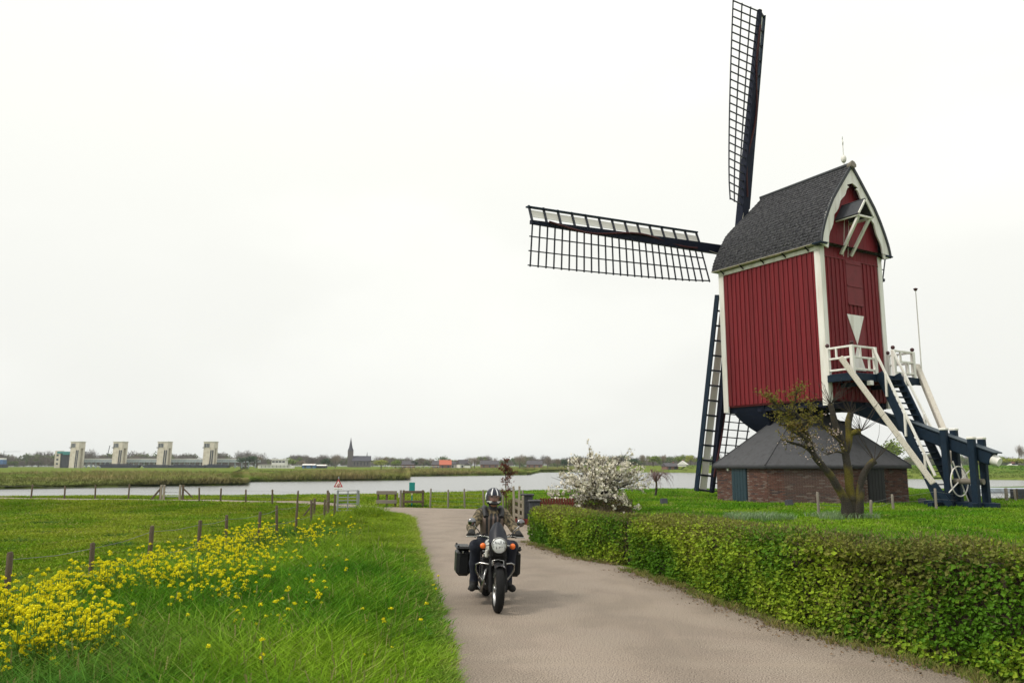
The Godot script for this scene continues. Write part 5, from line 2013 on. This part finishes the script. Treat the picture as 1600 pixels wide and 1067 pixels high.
func build_fences() -> void:
	wire_fence("round wooden posts and wires between the verge and the left paddock", [[-6.42, 10.5], [-6.7, 13.1], [-6.28, 14.2], [-6.36, 16.6], [-6.6, 18.9], [-6.5, 20.9], [-6.53, 22.7], [-6.55, 24.7], [-6.45, 26.2], [-6.53, 28.3], [-6.5, 29.8]], [1.0, .94, 1.02, .98], .04, "post_wood", [.5, .9])
	wire_fence("thin dark posts along the far side of the left paddock by the river", [[-33.5, 50.4], [-29.3, 49.4], [-27.0, 48.9], [-25.3, 49.2], [-22.9, 48.4], [-20.5, 47.2]], [.86, .92, .84], .05, "post_wood", [.55, .9])
	wire_fence("thin dark posts along the farm track right of the small field gate", [[-17.5, 45.4], [-16.2, 45.1], [-14.4, 43.9], [-12.55, 42.5], [-10.9, 41.2]], [.82, .8, .78], .05, "post_wood", [.55, .9])
	wire_fence("wire mesh fence on grey posts across the road end behind the rider", [[-3.9, 38.6], [-3.0, 38.2], [-2.2, 37.9], [-1.3, 37.6], [-.4, 37.3], [.5, 36.6]], [.95, .9], .045, "grey_wood", [.2, .4, .6, .78, .95])
	wire_fence("low wooden posts in the lawn in front of the mill", [[10.15, 26.9], [12.1, 27.4], [14.55, 31.0], [16.3, 31.2], [19.5, 34.6], [23.6, 38.0]], [.82, .5, .58], .05, "grey_wood", [.5, .85])
	# field gate on the far side of the paddock
	var g := thing("field_gate", "small open tubular gate with slanted timber struts by the river path", "gate", at(-19.9, 47.2))
	for x: float in [-.55, -.38, .55, .72]:
		bx(g, "post", "pale_wood" if absf(x) < .6 else "post_wood", Vector3(x, .38, 0), Vector3(.1, 1.1, .1), .01)
	bm(g, "strut", "post_wood", Vector3(-.6, .7, 0), Vector3(-1.25, -.1, 0), .09, .09)
	bm(g, "strut", "post_wood", Vector3(.75, .7, 0), Vector3(1.3, .2, 0), .07, .07)
	for y: float in [.25, .5, .8]:
		bm(g, "bar", "galvanised", Vector3(-.4, y, 0), Vector3(.6, y, 0), .04, .04)
	# galvanised gate standing open at the paddock corner
	g = thing("metal_gate", "open grey galvanised bar gate at the paddock corner under the warning sign", "gate", at(-7.45, 34.6), .45)
	for x: float in [0.0, .86]:
		bx(g, "upright", "galvanised", Vector3(x, .5, 0), Vector3(.06, .96, .06), .01)
	for k in 7:
		bm(g, "bar", "galvanised", Vector3(0, .1 + k * .14, 0), Vector3(.86, .1 + k * .14, 0), .035, .04)
	bx(g, "centre_upright", "galvanised", Vector3(.45, .5, .0), Vector3(.05, .9, .045), .01)
	bx(g, "side_panel", "galvanised", Vector3(.93, .45, -.15), Vector3(.06, 1.0, .3), .01)
	for q in [[-8.35, 34.3, .75], [-8.05, 35.4, .95], [-7.6, 33.6, .98]]:
		var o := put_mesh(post_mesh(q[2], .055), "gate_post", M.post_wood)
		o.position = at(q[0], q[1])
		tag(o, {-8.35: "short post left of the galvanised gate carrying a slanted strut", -8.05: "wooden post just left of the galvanised gate, farther back", -7.6: "wooden post nearest the camera left of the galvanised gate"}[q[0]], "post")
		if q[0] == -8.35:
			bm(o, "strut", "post_wood", Vector3(0, .6, 0), Vector3(-.55, -.15, .1), .07, .07)
	# warning sign
	var s := thing("warning_sign", "red bordered triangular warning sign with white plate on a grey pole", "road sign", at(-7.85, 36.6))
	tb(s, "pole", "galvanised", [Vector3(0, -.2, 0), Vector3(0, 1.5, 0)], .03, 8)
	var st := S()
	prism(st, PackedVector2Array([Vector2(-.21, 0), Vector2(.21, 0), Vector2(.0, .37)]), .015, Transform3D(Basis.IDENTITY, Vector3(0, 1.03, .04)))
	var pl := done(st, "plate", M.sign_red, s)
	st = S()
	prism(st, PackedVector2Array([Vector2(-.135, .045), Vector2(.135, .045), Vector2(.0, .28)]), .006, Transform3D(Basis.IDENTITY, Vector3(0, 1.03, .055)))
	done(st, "white_field", M.sign_white, pl)
	st = S()
	lathe(st, [Vector2(.03, 0), Vector2(.055, 0), Vector2(.055, .006), Vector2(.03, .006)], 14, Transform3D(Basis(Vector3.RIGHT, PI / 2), Vector3(0.02, 1.14, .062)), true)
	prism(st, PackedVector2Array([Vector2(-.055, -.035), Vector2(-.025, -.04), Vector2(-.03, .0), Vector2(-.045, .005)]), .006, Transform3D(Basis.IDENTITY, Vector3(0, 1.13, .062)))
	done(st, "symbol", M.sign_red, pl)
	bx(s, "sub_plate", "sign_white", Vector3(0, .95, .045), Vector3(.38, .1, .012), .003)
	for k in 5:
		bx(s.get_node("sub_plate"), "text_mark", "wire", Vector3(-.14 + k * .07, .95, .052), Vector3(.045, .025, .003), .001)
	# grey hurdle and the fence piece with the green board
	var hu := thing("wooden_hurdle", "grey timber hurdle of two rails left of the green information board", "fence", at(-6.1, 39.5))
	for x: float in [-.42, .0, .42]:
		bx(hu, "post", "post_wood", Vector3(x, .35, 0), Vector3(.09, .95, .09), .01)
	for y: float in [.3, .74]:
		bx(hu, "rail", "grey_wood", Vector3(0, y, .06), Vector3(1.0, .17, .04), .01)
	bx(hu, "white_tag", "sign_white", Vector3(.62, .62, 0), Vector3(.12, .22, .02), .003)
	hu = thing("fence_section", "brown two rail timber fence section in front of the green information board", "fence", at(-4.75, 39.1))
	for x: float in [-.62, -.48, .45]:
		bx(hu, "post", "grey_wood" if x < -.6 else "post_wood", Vector3(x, .38, 0), Vector3(.1, .98, .1), .01)
	for y: float in [.32, .78]:
		bx(hu, "rail", "post_wood", Vector3(0, y, .05), Vector3(1.05, .12, .04), .01)
	s = thing("information_board", "small green board with a cream tip on a post by the fence", "sign", at(-4.88, 39.5))
	bx(s, "board", "sign_green", Vector3(0, 1.02, 0), Vector3(.28, .42, .03), .006)
	bx(s, "post", "sign_green", Vector3(0, .4, -.02), Vector3(.06, 1.0, .04), .006)
	st = S()
	prism(st, PackedVector2Array([Vector2(-.1, .8), Vector2(.0, .58), Vector2(.1, .8)]), .02)
	done(st, "cream_tip", M.sign_cream, s)
	# entrance behind the rider: slate pillars, white gate, red paling fence
	var sp := thing("gate_pillar", "taller dark slate gate pillar beside the white gate", "pillar", at(.52, 27.4))
	bx(sp, "shaft", "slate", Vector3(0, .42, 0), Vector3(.36, 1.06, .36), .02)
	bx(sp, "cap", "roof_felt", Vector3(0, .97, 0), Vector3(.46, .06, .46), .015)
	sp = thing("gate_pillar", "shorter dark slate pillar right of the taller one, behind the hedge end", "pillar", at(.72, 26.0))
	bx(sp, "shaft", "slate", Vector3(0, .38, 0), Vector3(.34, .86, .34), .02)
	bx(sp, "cap", "roof_felt", Vector3(0, .83, 0), Vector3(.42, .05, .42), .015)
	g = thing("white_gate", "weathered white timber gate with slanting rails left of the slate pillars", "gate", at(.06, 27.3), -.5)
	for x: float in [0.0, .5]:
		bx(g, "upright", "pale_wood", Vector3(x * .7, .5, 0), Vector3(.07, .9, .06), .01)
	for k in 3:
		bm(g, "rail", "pale_wood", Vector3(0, .34 + k * .24, .02), Vector3(.36, .24 + k * .24, .02), .03, .1)
	bx(g, "rubbish_board", "red_paling", Vector3(.3, .05, .1), Vector3(.75, .3, .06), .01)
	g = thing("paling_fence", "red brown paling fence between the slate pillars and the blossom tree", "fence", at(.98, 27.6))
	for k in 13:
		bx(g, "pale", "red_paling", Vector3(k * .09, .42, 0), Vector3(.06, .86, .025), .006)
	for y: float in [.25, .68]:
		bx(g, "rail", "red_paling", Vector3(.55, y, -.04), Vector3(1.2, .07, .04), .006)
	for k in 6:
		var o := bx(self, "marker_stake", "sign_white", Vector3.ZERO, Vector3(.03, .62, .03), .004)
		o.name = numbered("garden_stake") if k else numbered("garden_stake")
		o.position = at(.96 + k * .16 + .07 * (k % 2), 26.6 + .05 * k, .26)
		tag(o, "%s thin white garden stake from the slate pillars, before the paling fence" % ["first", "second", "third", "fourth", "fifth", "sixth"][k], "stake", "white garden stakes by the paling fence")
	# clipped dark hedge behind the paling fence
	var hb := thing("dark_hedge", "low dark hedge behind the paling fence beneath the blossom tree", "hedge", at(2.75, 29.4))
	var core := S()
	for k in 14:
		ball(core, Vector3(-2.6 + k * .3, .3, .1 * sin(k * 2.0)), Vector3(.3, .25 + .04 * sin(k * 1.7), .2), 9, 6)
	done(core, "woody_inside", M.twigs, hb)
	var h := Heap.new()
	for i in 7500:
		var c := Vector3(rng.randf_range(-2.9, 1.6), rng.randf_range(0.05, .72), rng.randf_range(-.42, .42))
		h.add(Basis.from_euler(Vector3(rng.randf() * TAU, rng.randf() * TAU, rng.randf() * TAU)), c, Color(.06, .09, .02).lerp(Color(.12, .07, .04), rng.randf()))
	heap_out(h, leaf_mesh(.07, .045, .3), "leaves", M.leaf, hb)
	# small dark boxes in the lawn
	for q in [[6.55, 35.0, "small dark floodlight box in the lawn left of the mill"], [11.4, 33.4, "small dark floodlight box in front of the roundhouse wall"], [17.9, 35.4, "small dark floodlight box between tree and stairs"]]:
		var b := thing("floodlight_box", q[2], "lamp", at(q[0], q[1]), .2, "floodlight boxes in the mill lawn")
		bx(b, "housing", "slate", Vector3(0, .14, 0), Vector3(.28, .24, .2), .015, Basis(Vector3.RIGHT, -.25))
		bx(b, "foot", "matt_black", Vector3(0, .02, 0), Vector3(.14, .08, .12), .01)
	var cr := thing("plank_stack", "dark crate of boards at the right edge by the river", "crate", at(24.9, 39.6), .3)
	for k in 3:
		bx(cr, "board", "slate", Vector3(0, .08 + k * .17, .2), Vector3(.95, .15, .03), .01)
	for x: float in [-.45, .45]:
		bx(cr, "corner_post", "post_wood", Vector3(x, .27, .17), Vector3(.07, .56, .07), .01)
	bx(cr, "back_board", "slate", Vector3(0, .27, -.2), Vector3(.95, .5, .03), .01)
	var dp := thing("gate_post", "weathered post with bare brambles right of the mill stairs", "post", at(23.3, 38.2))
	put_mesh(post_mesh(.62, .08), "shaft", M.grey_wood, dp)
	var tw := S()
	for k in 14:
		twig(tw, Vector3(rng.randf_range(-.9, .7), 0, 0), Vector3(rng.randf_range(-1, 1), rng.randf_range(.3, 1), 0), rng.randf_range(.3, .8), .008, Color(.14, .07, .06))
	tag(done(tw, "brambles", M.bark, dp), "", "", "", "stuff")


# ---------------------------------------------------------------- the far side of the river
func px(u: float, d: float) -> float:     # sideways metres at distance d for a bearing noted in 1600ths of the frame
	return (u - 800.0) / 1245.0 * d


func crown(kind: int, w: float, h: float, sd: int) -> Array:
	# kind 0 bare and fine-twigged, 1 fresh green, 2 dark evergreen, 3 yellow-green bush
	var r := RandomNumberGenerator.new()
	r.seed = sd
	var tr := S()
	tr.set_color(Color(.13, .11, .095))
	tube(tr, [Vector3(0, -.5, 0), Vector3(w * .01, h * .4, 0), Vector3(0, h * .75, 0)], [w * .035 + .05, w * .028 + .04, .03], 6)
	var cr := S()
	var n := 900 if kind == 0 else 700
	var lobes := []
	for k in 9:
		lobes.append([Vector3(r.randf_range(-.28, .28) * w, r.randf_range(.45, .78) * h, r.randf_range(-.28, .28) * w), r.randf_range(.16, .27)])
	for i in n:
		var l: Array = lobes[r.randi() % 9]
		var d: Vector3 = Vector3(r.randfn(), r.randfn(), r.randfn()).normalized() * pow(r.randf(), .45) * float(l[1])
		var c: Vector3 = l[0] + Vector3(d.x * w, d.y * h * .95, d.z * w)
		if kind == 0:
			cr.set_color(Color(.20, .165, .14).lerp(Color(.28, .235, .19), r.randf()))
			var up := (c - Vector3(0, h * .3, 0)).normalized() + Vector3(r.randf_range(-.5, .5), .35, r.randf_range(-.5, .5))
			var s := up.cross(Vector3(r.randf(), r.randf(), r.randf()).normalized()).normalized() * w * .009
			up = up.normalized() * h * r.randf_range(.06, .13)
			tri(cr, c - s, c + s, c + up)
		else:
			var col: Color = [Color.BLACK, Color(.15, .2, .05), Color(.05, .08, .045), Color(.26, .28, .07)][kind]
			cr.set_color(col.lerp(col * 1.5, r.randf()))
			var x := Vector3(r.randfn(), r.randfn(), r.randfn()).normalized() * w * .035
			var y := x.cross(Vector3(r.randfn(), r.randfn(), r.randfn()).normalized()) * 1.2
			tri(cr, c - x, c + x, c + y)
			tri(cr, c + x, c - x, c - y)
	return [finished(tr), finished(cr)]


func build_far_trees() -> void:
	# bearing, width, height above its foot (both in 1600ths), kind, distance, label
	var list := [
		[388, 34, 20, 2, 560, "broad dark green tree behind the right end of the weir"],
		[405, 18, 22, 0, 570, "bare tree at the right end of the weir bridge"],
		[436, 16, 15, 3, 560, "yellow green tree right of the white pavilion"],
		[455, 26, 15, 1, 600, "green tree between white pavilion and dark round tree"],
		[476, 18, 13, 0, 620, "bare brown tree left of the dark round tree"],
		[511, 18, 15, 2, 600, "dark round evergreen left of the church"],
		[527, 17, 21, 0, 600, "bare tall tree just left of the church spire"],
		[598, 22, 14, 3, 520, "yellow green bushes right of the church"],
		[620, 16, 15, 1, 540, "green tree with brown neighbours right of the church bushes"],
		[604, 14, 17, 0, 640, "bare tree above the yellow green bushes"],
		[663, 13, 17, 0, 600, "bare pointed tree left of the red roofed house"],
		[677, 12, 16, 0, 600, "bare rounded tree nearest to the red roof on its left"],
		[650, 12, 12, 2, 600, "small dark conifer left of the bare pointed tree"],
		[742, 19, 20, 0, 480, "bare fan shaped tree alone left of the rider"],
		[812, 20, 22, 0, 470, "bare fan shaped tree alone right of the rider"],
		[855, 15, 19, 0, 480, "bare round tree left of the blossom tree"],
		[870, 13, 17, 0, 500, "smaller bare tree beside the blossom tree's left edge"],
		[881, 15, 14, 2, 520, "dark tree at the blossom tree's left edge"],
		[905, 18, 18, 0, 520, "bare tree seen above the blossom tree"],
		[962, 20, 17, 0, 520, "bare tree above the right part of the blossom tree"],
		[988, 20, 13, 2, 420, "dark tree right behind the blossom tree"],
		[1003, 18, 19, 0, 400, "brown budding tree right of the blossom tree"],
		[1018, 22, 18, 1, 410, "large green and brown tree left of the dark roofed barn"],
		[1034, 10, 18, 0, 410, "slim bare tree left of the dark roofed barn"],
		[1062, 18, 17, 1, 400, "green tree right behind the barn"],
		[1076, 16, 18, 3, 395, "yellow green tree left of the mill's lowest sail"],
		[1090, 18, 15, 1, 400, "green tree just left of the mill's lowest sail"],
		[1385, 46, 40, 1, 230, "big loose green tree behind the roundhouse roof"],
		[1432, 22, 16, 0, 300, "bare brown bush left of the capstan wheel"],
		[1520, 26, 14, 3, 300, "pale green bushes beyond the trestle"],
		[1556, 22, 16, 1, 300, "green bush right of the tail pole end"],
		[1585, 14, 36, 0, 260, "tall bare tree left of its twin at the right edge"],
		[1599, 15, 38, 0, 262, "tall bare tree at the very right edge"],
		[1580, 40, 13, 3, 255, "yellow green hedge under the two tall bare trees"],
		[1410, 20, 12, 0, 300, "bare bush between roundhouse and stairs"],
		[1478, 20, 13, 0, 320, "bare bush behind the trestle posts"],
		[68, 26, 14, 0, 900, "bare grey tree clump left of the lock building"],
		[20, 30, 14, 0, 900, "bare grey trees at the far left"],
	]
	var shapes := {}
	for i in list.size():
		var q: Array = list[i]
		var key: int = q[3] * 3 + i % 3
		if not shapes.has(key):
			shapes[key] = crown(q[3], 10.0, 10.0, 100 + key)
		var t := thing(["bare_tree", "green_tree", "evergreen_tree", "bush"][q[3]], q[5], "bush" if q[3] == 3 else "tree", Vector3(px(q[0], q[4]), far_y(px(q[0], q[4]), q[4]) - .1, -q[4]), i * 1.3)
		t.scale = Vector3(q[1] * q[4] / 12450.0 * 1.15, q[2] * q[4] / 12450.0 * 1.04, q[1] * q[4] / 12450.0 * 1.15)
		put_mesh(shapes[key][0], "trunk", M.bark, t)
		put_mesh(shapes[key][1], "crown", M.reed, t)
	# the wooded skyline that reads as one mass
	var bare: Array = crown(0, 10, 10, 7)
	var green: Array = crown(1, 10, 10, 8)
	var hb := Heap.new()
	var hg := Heap.new()
	for i in 900:
		var u := rng.randf_range(-120, 1750)
		var d := rng.randf_range(800, 1300)
		var s := d / 1245.0 * rng.randf_range(7, 14) / 10.0
		if u < 420: s *= 1.25
		var b := Basis(Vector3.UP, rng.randf() * TAU).scaled(Vector3(s * 2.0, s * 1.6 * (1.0 + .5 * patch.get_noise_1d(u * .6)), s * 2.2))
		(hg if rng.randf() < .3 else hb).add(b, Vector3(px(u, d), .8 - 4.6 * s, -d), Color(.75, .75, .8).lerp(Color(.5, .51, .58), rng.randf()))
	tag(heap_out(hb, bare[1], "distant_wood", M.reed), "grey brown bare woods along the horizon", "woods")
	tag(heap_out(hg, green[1], "distant_wood", M.reed), "patches of green woods along the horizon", "woods")


func house(label: String, u: float, d: float, w: float, dep: float, h: float, rh: float, wall: String, roof: String, turn := 0.0, kind := "house") -> Node3D:
	var o := thing("house" if kind == "house" else kind, label, kind, Vector3(px(u, d), far_y(px(u, d), d) - .2, -d), turn)
	bx(o, "wall", wall, Vector3(0, h / 2, 0), Vector3(w, h, dep), .02)
	var st := S()
	prism(st, PackedVector2Array([Vector2(-dep / 2 - .4, h), Vector2(0, h + rh), Vector2(dep / 2 + .4, h)]), w + .6, Transform3D(Basis(Vector3.BACK, Vector3.UP, Vector3.LEFT), Vector3(w / 2 + .3, 0, 0)))
	done(st, "roof", M[roof], o)
	for k in maxi(2, int(w / 4)):
		bx(o, "window", "far_glass", Vector3(-w / 2 + (k + .5) * w / maxi(2, int(w / 4)), h * .5, dep / 2 + .02), Vector3(1.3, 1.4, .1), .02)
	bx(o.get_node("roof"), "chimney", "far_brick", Vector3(w * .3, h + rh * .9, 0), Vector3(.7, 1.4, .7), .03)
	return o


func build_far_buildings() -> void:
	# the four towers of the weir
	var proto: Node3D
	var names := ["weir tower farthest left, beside the teal roofed lock building", "second weir tower from the left", "third weir tower from the left", "rightmost weir tower at the end of the bridge"]
	var us := [127, 193, 262, 333]
	for i in 4:
		var d := 600.0
		var pos := Vector3(px(us[i], d), -.6, -d)
		if i:
			copy_of(proto, names[i] + ", pale concrete", pos, -.35 + .06 * i, "")
			continue
		proto = thing("weir_tower", names[0] + ", pale concrete", "tower", pos, -.35)
		proto.set_meta("stem", "weir_tower")
		var st := S()
		for s: int in [-1, 1]:
			var p := PackedVector2Array([Vector2(-4.6, 0), Vector2(4.0, 0), Vector2(4.2, 14), Vector2(4.2, 19.2), Vector2(-4.0, 19.2), Vector2(-4.2, 13.5)])
			prism(st, p, 1.6, Transform3D(Basis.IDENTITY, Vector3(0, 0, 1.1 if s > 0 else -2.7)))
		done(st, "pier", M.tower_concrete, proto)
		bx(proto, "core", "tower_concrete", Vector3(-.6, 8.5, 0), Vector3(6.4, 17, 3.4), .1)
		bx(proto, "machine_room", "tower_concrete", Vector3(0, 17.4, 0), Vector3(8.6, 4.6, 5.6), .1)
		bx(proto, "roof_slab", "far_white", Vector3(0, 19.95, 0), Vector3(9.2, .5, 6.2), .05)
		var w := bx(proto, "window_band", "far_glass", Vector3(-1.5, 17.2, 2.75), Vector3(4.6, 2.9, .3), .05)
		for k in 4:
			bx(w, "mullion", "far_white", Vector3(-3.2 + k * 1.3, 17.2, 2.95), Vector3(.2, 2.9, .1), .02)
		bx(proto, "balcony", "tower_dark", Vector3(-4.2, 15.6, 1), Vector3(1.6, .5, 4.4), .05)
		for x: float in [1.9, 3.7]:
			bx(proto, "gate_slot", "tower_dark", Vector3(x * .85, 7, 2.6), Vector3(1.1, 13.6, .4), .03, Basis(Vector3.BACK, -.05))
	# bridge beams between the towers
	for q in [[138, 183, "pale blue grey weir bridge span left of the second tower"], [203, 252, "pale blue grey weir bridge span between second and third tower"], [273, 323, "pale blue grey weir bridge span between third and rightmost tower"], [345, 410, "pale blue grey weir bridge span right of the rightmost tower"]]:
		var d := 604.0
		var b := thing("bridge_span", q[2], "bridge", Vector3(px((q[0] + q[1]) / 2.0, d), 0, -d))
		var w: float = (q[1] - q[0]) / 1245.0 * d
		bx(b, "girder", "weir_steel", Vector3(0, 5.2, 0), Vector3(w, 2.0, 4), .05)
		bx(b, "railing", "far_white", Vector3(0, 6.7, 1.9), Vector3(w, .5, .1), .02)
		for k in 6:
			bx(b, "support", "weir_steel", Vector3((k - 2.5) * w / 6.2, 2.0, 0), Vector3(.7, 4.4, 1.2), .05)
	# lock building with the teal roof
	var lb := thing("lock_building", "lock building with teal roof left of the first weir tower", "building", Vector3(px(106, 610), -.4, -610))
	bx(lb, "tower", "tower_concrete", Vector3(-3.2, 6.6, 0), Vector3(4.2, 13.4, 5), .05)
	bx(lb, "dark_bay", "tower_dark", Vector3(1.6, 5.4, -.5), Vector3(5.2, 10.8, 5), .05)
	bx(lb, "roof", "teal_roof", Vector3(.6, 12.0, 0), Vector3(8.4, 1.5, 5.6), .1)
	bx(lb, "canopy", "teal_roof", Vector3(3.0, 10.9, 0), Vector3(4.8, 1.3, 5.4), .1)
	for k in 3:
		bx(lb, "window", "far_glass", Vector3(-3.2, 3.5 + k * 3.2, 2.52), Vector3(1.5, 1.3, .1), .02)
	# barges and low dark hulls in front of the weir
	for q in [[195, 62, 2.2, "dark low barge moored under the second weir tower"], [300, 60, 1.8, "dark low barge below the third weir span"], [345, 40, 2.0, "dark low barge by the rightmost weir tower"], [255, 50, 1.6, "dark low pontoon between second and third tower"]]:
		var d := 540.0
		var w: float = q[1] / 1245.0 * d
		var b := thing("barge", q[3], "barge", Vector3(px(q[0], d), .3, -d), .05)
		var st := S()
		prism(st, PackedVector2Array([Vector2(-w / 2, q[2]), Vector2(-w / 2 + 2.5, 0), Vector2(w / 2 - 1.5, 0), Vector2(w / 2, q[2] * .9)]), 5.0, Transform3D(Basis.IDENTITY, Vector3(0, 0, -2.5)))
		done(st, "hull", M.barge_hull, b)
		bx(b, "hatch_cover", "barge_hull", Vector3(-w * .05, q[2] + .25, 0), Vector3(w * .6, .5, 3.6), .05)
	# blue ship superstructure at the far left
	var sh := thing("moored_ship", "blue and white ship superstructure at the far left edge", "ship", Vector3(px(6, 620), -.4, -620))
	bx(sh, "hull", "barge_hull", Vector3(-2, 1.6, 0), Vector3(16, 3.4, 5), .1)
	bx(sh, "deckhouse", "far_blue", Vector3(-1, 5.0, 0), Vector3(12, 3.4, 4.4), .1)
	bx(sh, "wheelhouse", "far_white", Vector3(2.5, 7.2, 0), Vector3(5, 1.4, 3.6), .1)
	tb(sh, "mast", "tower_dark", [Vector3(3.5, 7, 0), Vector3(3.5, 13.5, 0)], .14, 6)
	bm(sh, "boom", "tower_dark", Vector3(3.4, 12.6, 0), Vector3(16, 13.0, 0), .12, .12)
	var cn := thing("crane", "thin slanted crane jib between the first two weir towers", "crane", Vector3(px(175, 760), 0, -760))
	bm(cn, "jib", "tower_dark", Vector3(-1.5, 6, 0), Vector3(.8, 20.5, 0), .5, .5, .05)
	bx(cn, "cab", "tower_dark", Vector3(-1.5, 4, 0), Vector3(4, 5, 4), .1)
	# white pavilion with a flat roof and moored boats
	var pv := thing("pavilion", "white flat roofed pavilion right of the weir", "building", Vector3(px(441, 530), .2, -530))
	bx(pv, "wall", "far_white", Vector3(0, 3.1, 0), Vector3(9, 4.6, 6), .05)
	bx(pv, "roof", "far_white", Vector3(0, 5.6, 0), Vector3(10.4, .5, 7.2), .05)
	for k in 4:
		bx(pv, "window", "far_glass", Vector3(-3.3 + k * 2.2, 4.1, 3.02), Vector3(1.7, 1.0, .1), .02)
	var bs := thing("terrace_deck", "long white low deck under the white pavilion", "building", Vector3(px(436, 520), .1, -520))
	bx(bs, "deck", "far_white", Vector3(0, .7, 0), Vector3(23, 2.0, 3), .05)
	bx(bs, "roof", "far_white", Vector3(-1, 2.2, 0), Vector3(20, .35, 4), .05)
	for k in 8:
		bx(bs, "post", "tower_dark", Vector3(-9 + k * 2.4, 1.2, 1.7), Vector3(.18, 1.6, .18), .02)
	house("blue shed right of the white pavilion", 487, 525, 8, 5, 2.2, .8, "far_blue", "far_white", 0.0, "shed")
	house("low dark shed left of the church", 505, 530, 7, 5, 1.8, .8, "barge_hull", "far_white", 0.0, "shed")
	# church
	var ch := thing("church", "dark church with a slender pointed spire on the horizon", "church", Vector3(px(551, 640), .6, -640), .12)
	bx(ch, "tower", "church", Vector3(-.5, 6.5, 0), Vector3(4.2, 13, 4.2), .05)
	var st := S()
	lathe(st, [Vector2(2.4, 0), Vector2(1.5, 2.2), Vector2(.9, 5.2), Vector2(.05, 10.6), Vector2(.001, 10.6)], 8, Transform3D(Basis.IDENTITY, Vector3(-.5, 12.9, 0)))
	done(st, "spire", M.spire, ch)
	bx(ch, "nave", "church", Vector3(8.4, 2.4, 0), Vector3(14, 4.8, 8), .05)
	st = S()
	prism(st, PackedVector2Array([Vector2(-4.4, 4.8), Vector2(0, 8.8), Vector2(4.4, 4.8)]), 14.6, Transform3D(Basis(Vector3.BACK, Vector3.UP, Vector3.LEFT), Vector3(15.7, 0, 0)))
	done(st, "roof", M.spire, ch)
	tb(ch, "ridge_turret", "spire", [Vector3(12.5, 8.2, 0), Vector3(12.5, 12, 0)], [.5, .06], 6)
	for k in 5:
		bx(ch, "window", "far_glass", Vector3(3.0 + k * 2.6, 2.7, 4.02), Vector3(.9, 2.6, .1), .02)
	# village houses
	house("house with the bright red roof in the village", 697, 560, 8, 6, 2.4, 3.4, "far_brick", "roof_red", .1)
	house("dark roofed house left of the bright red roof", 684, 570, 6, 5, 2.4, 3.0, "far_brick", "roof_dark", -.2)
	house("white walled house with dark roof left of the bare fan shaped tree", 711, 565, 6, 5, 2.6, 2.4, "far_white", "roof_dark", .2)
	house("dark steep roofed house right of the bright red roof", 724, 560, 7, 6, 2.8, 3.2, "far_white", "roof_dark", .5)
	house("small white gabled house right of the village", 732, 555, 4, 4, 2.2, 1.8, "far_white", "roof_dark", 1.4)
	house("brick house with dark roof between church and village", 640, 600, 9, 6, 2.6, 2.8, "far_brick", "roof_dark", 0.0)
	house("long brick house left of the rider's sapling", 765, 640, 14, 7, 2.8, 3.0, "far_brick", "roof_dark", .1)
	house("brick house right of the rider's sapling", 835, 640, 12, 7, 2.8, 3.0, "far_brick", "roof_dark", -.1)
	house("dark roofed barn on the far dyke left of the mill", 1044, 372, 6, 5, 1.6, 1.6, "far_brick", "roof_dark", .3, "barn")
	house("white roofed shed right of the barn on the far dyke", 1064, 368, 4, 4, .8, 1.8, "far_white", "far_white", 1.2, "shed")
	house("small white shed on the far dyke at the right edge", 1573, 250, 1.6, 1.6, .4, .5, "far_white", "far_white", .3, "shed")
	# quay wall: a long pale line below the village
	var qw := thing("quay_railing", "long pale railing line below the village", "railing", Vector3(px(648, 500), .4, -500))
	bx(qw, "rail", "far_white", Vector3(0, .95, 0), Vector3(32, .22, .3), .02)
	for k in 12:
		bx(qw, "post", "weir_steel", Vector3(-15.4 + k * 2.8, .4, 0), Vector3(.2, 1.1, .2), .02)
	# flat moored barge on the river at the right edge
	var rb := thing("moored_raft", "long flat grey raft on the river at the right edge", "raft", Vector3(62, -1.2, -97), .1)
	bx(rb, "deck", "weir_steel", Vector3(0, .25, 0), Vector3(16, .5, 3), .05)
	bx(rb, "cabin", "far_white", Vector3(3, .8, 0), Vector3(5, .7, 2), .05)
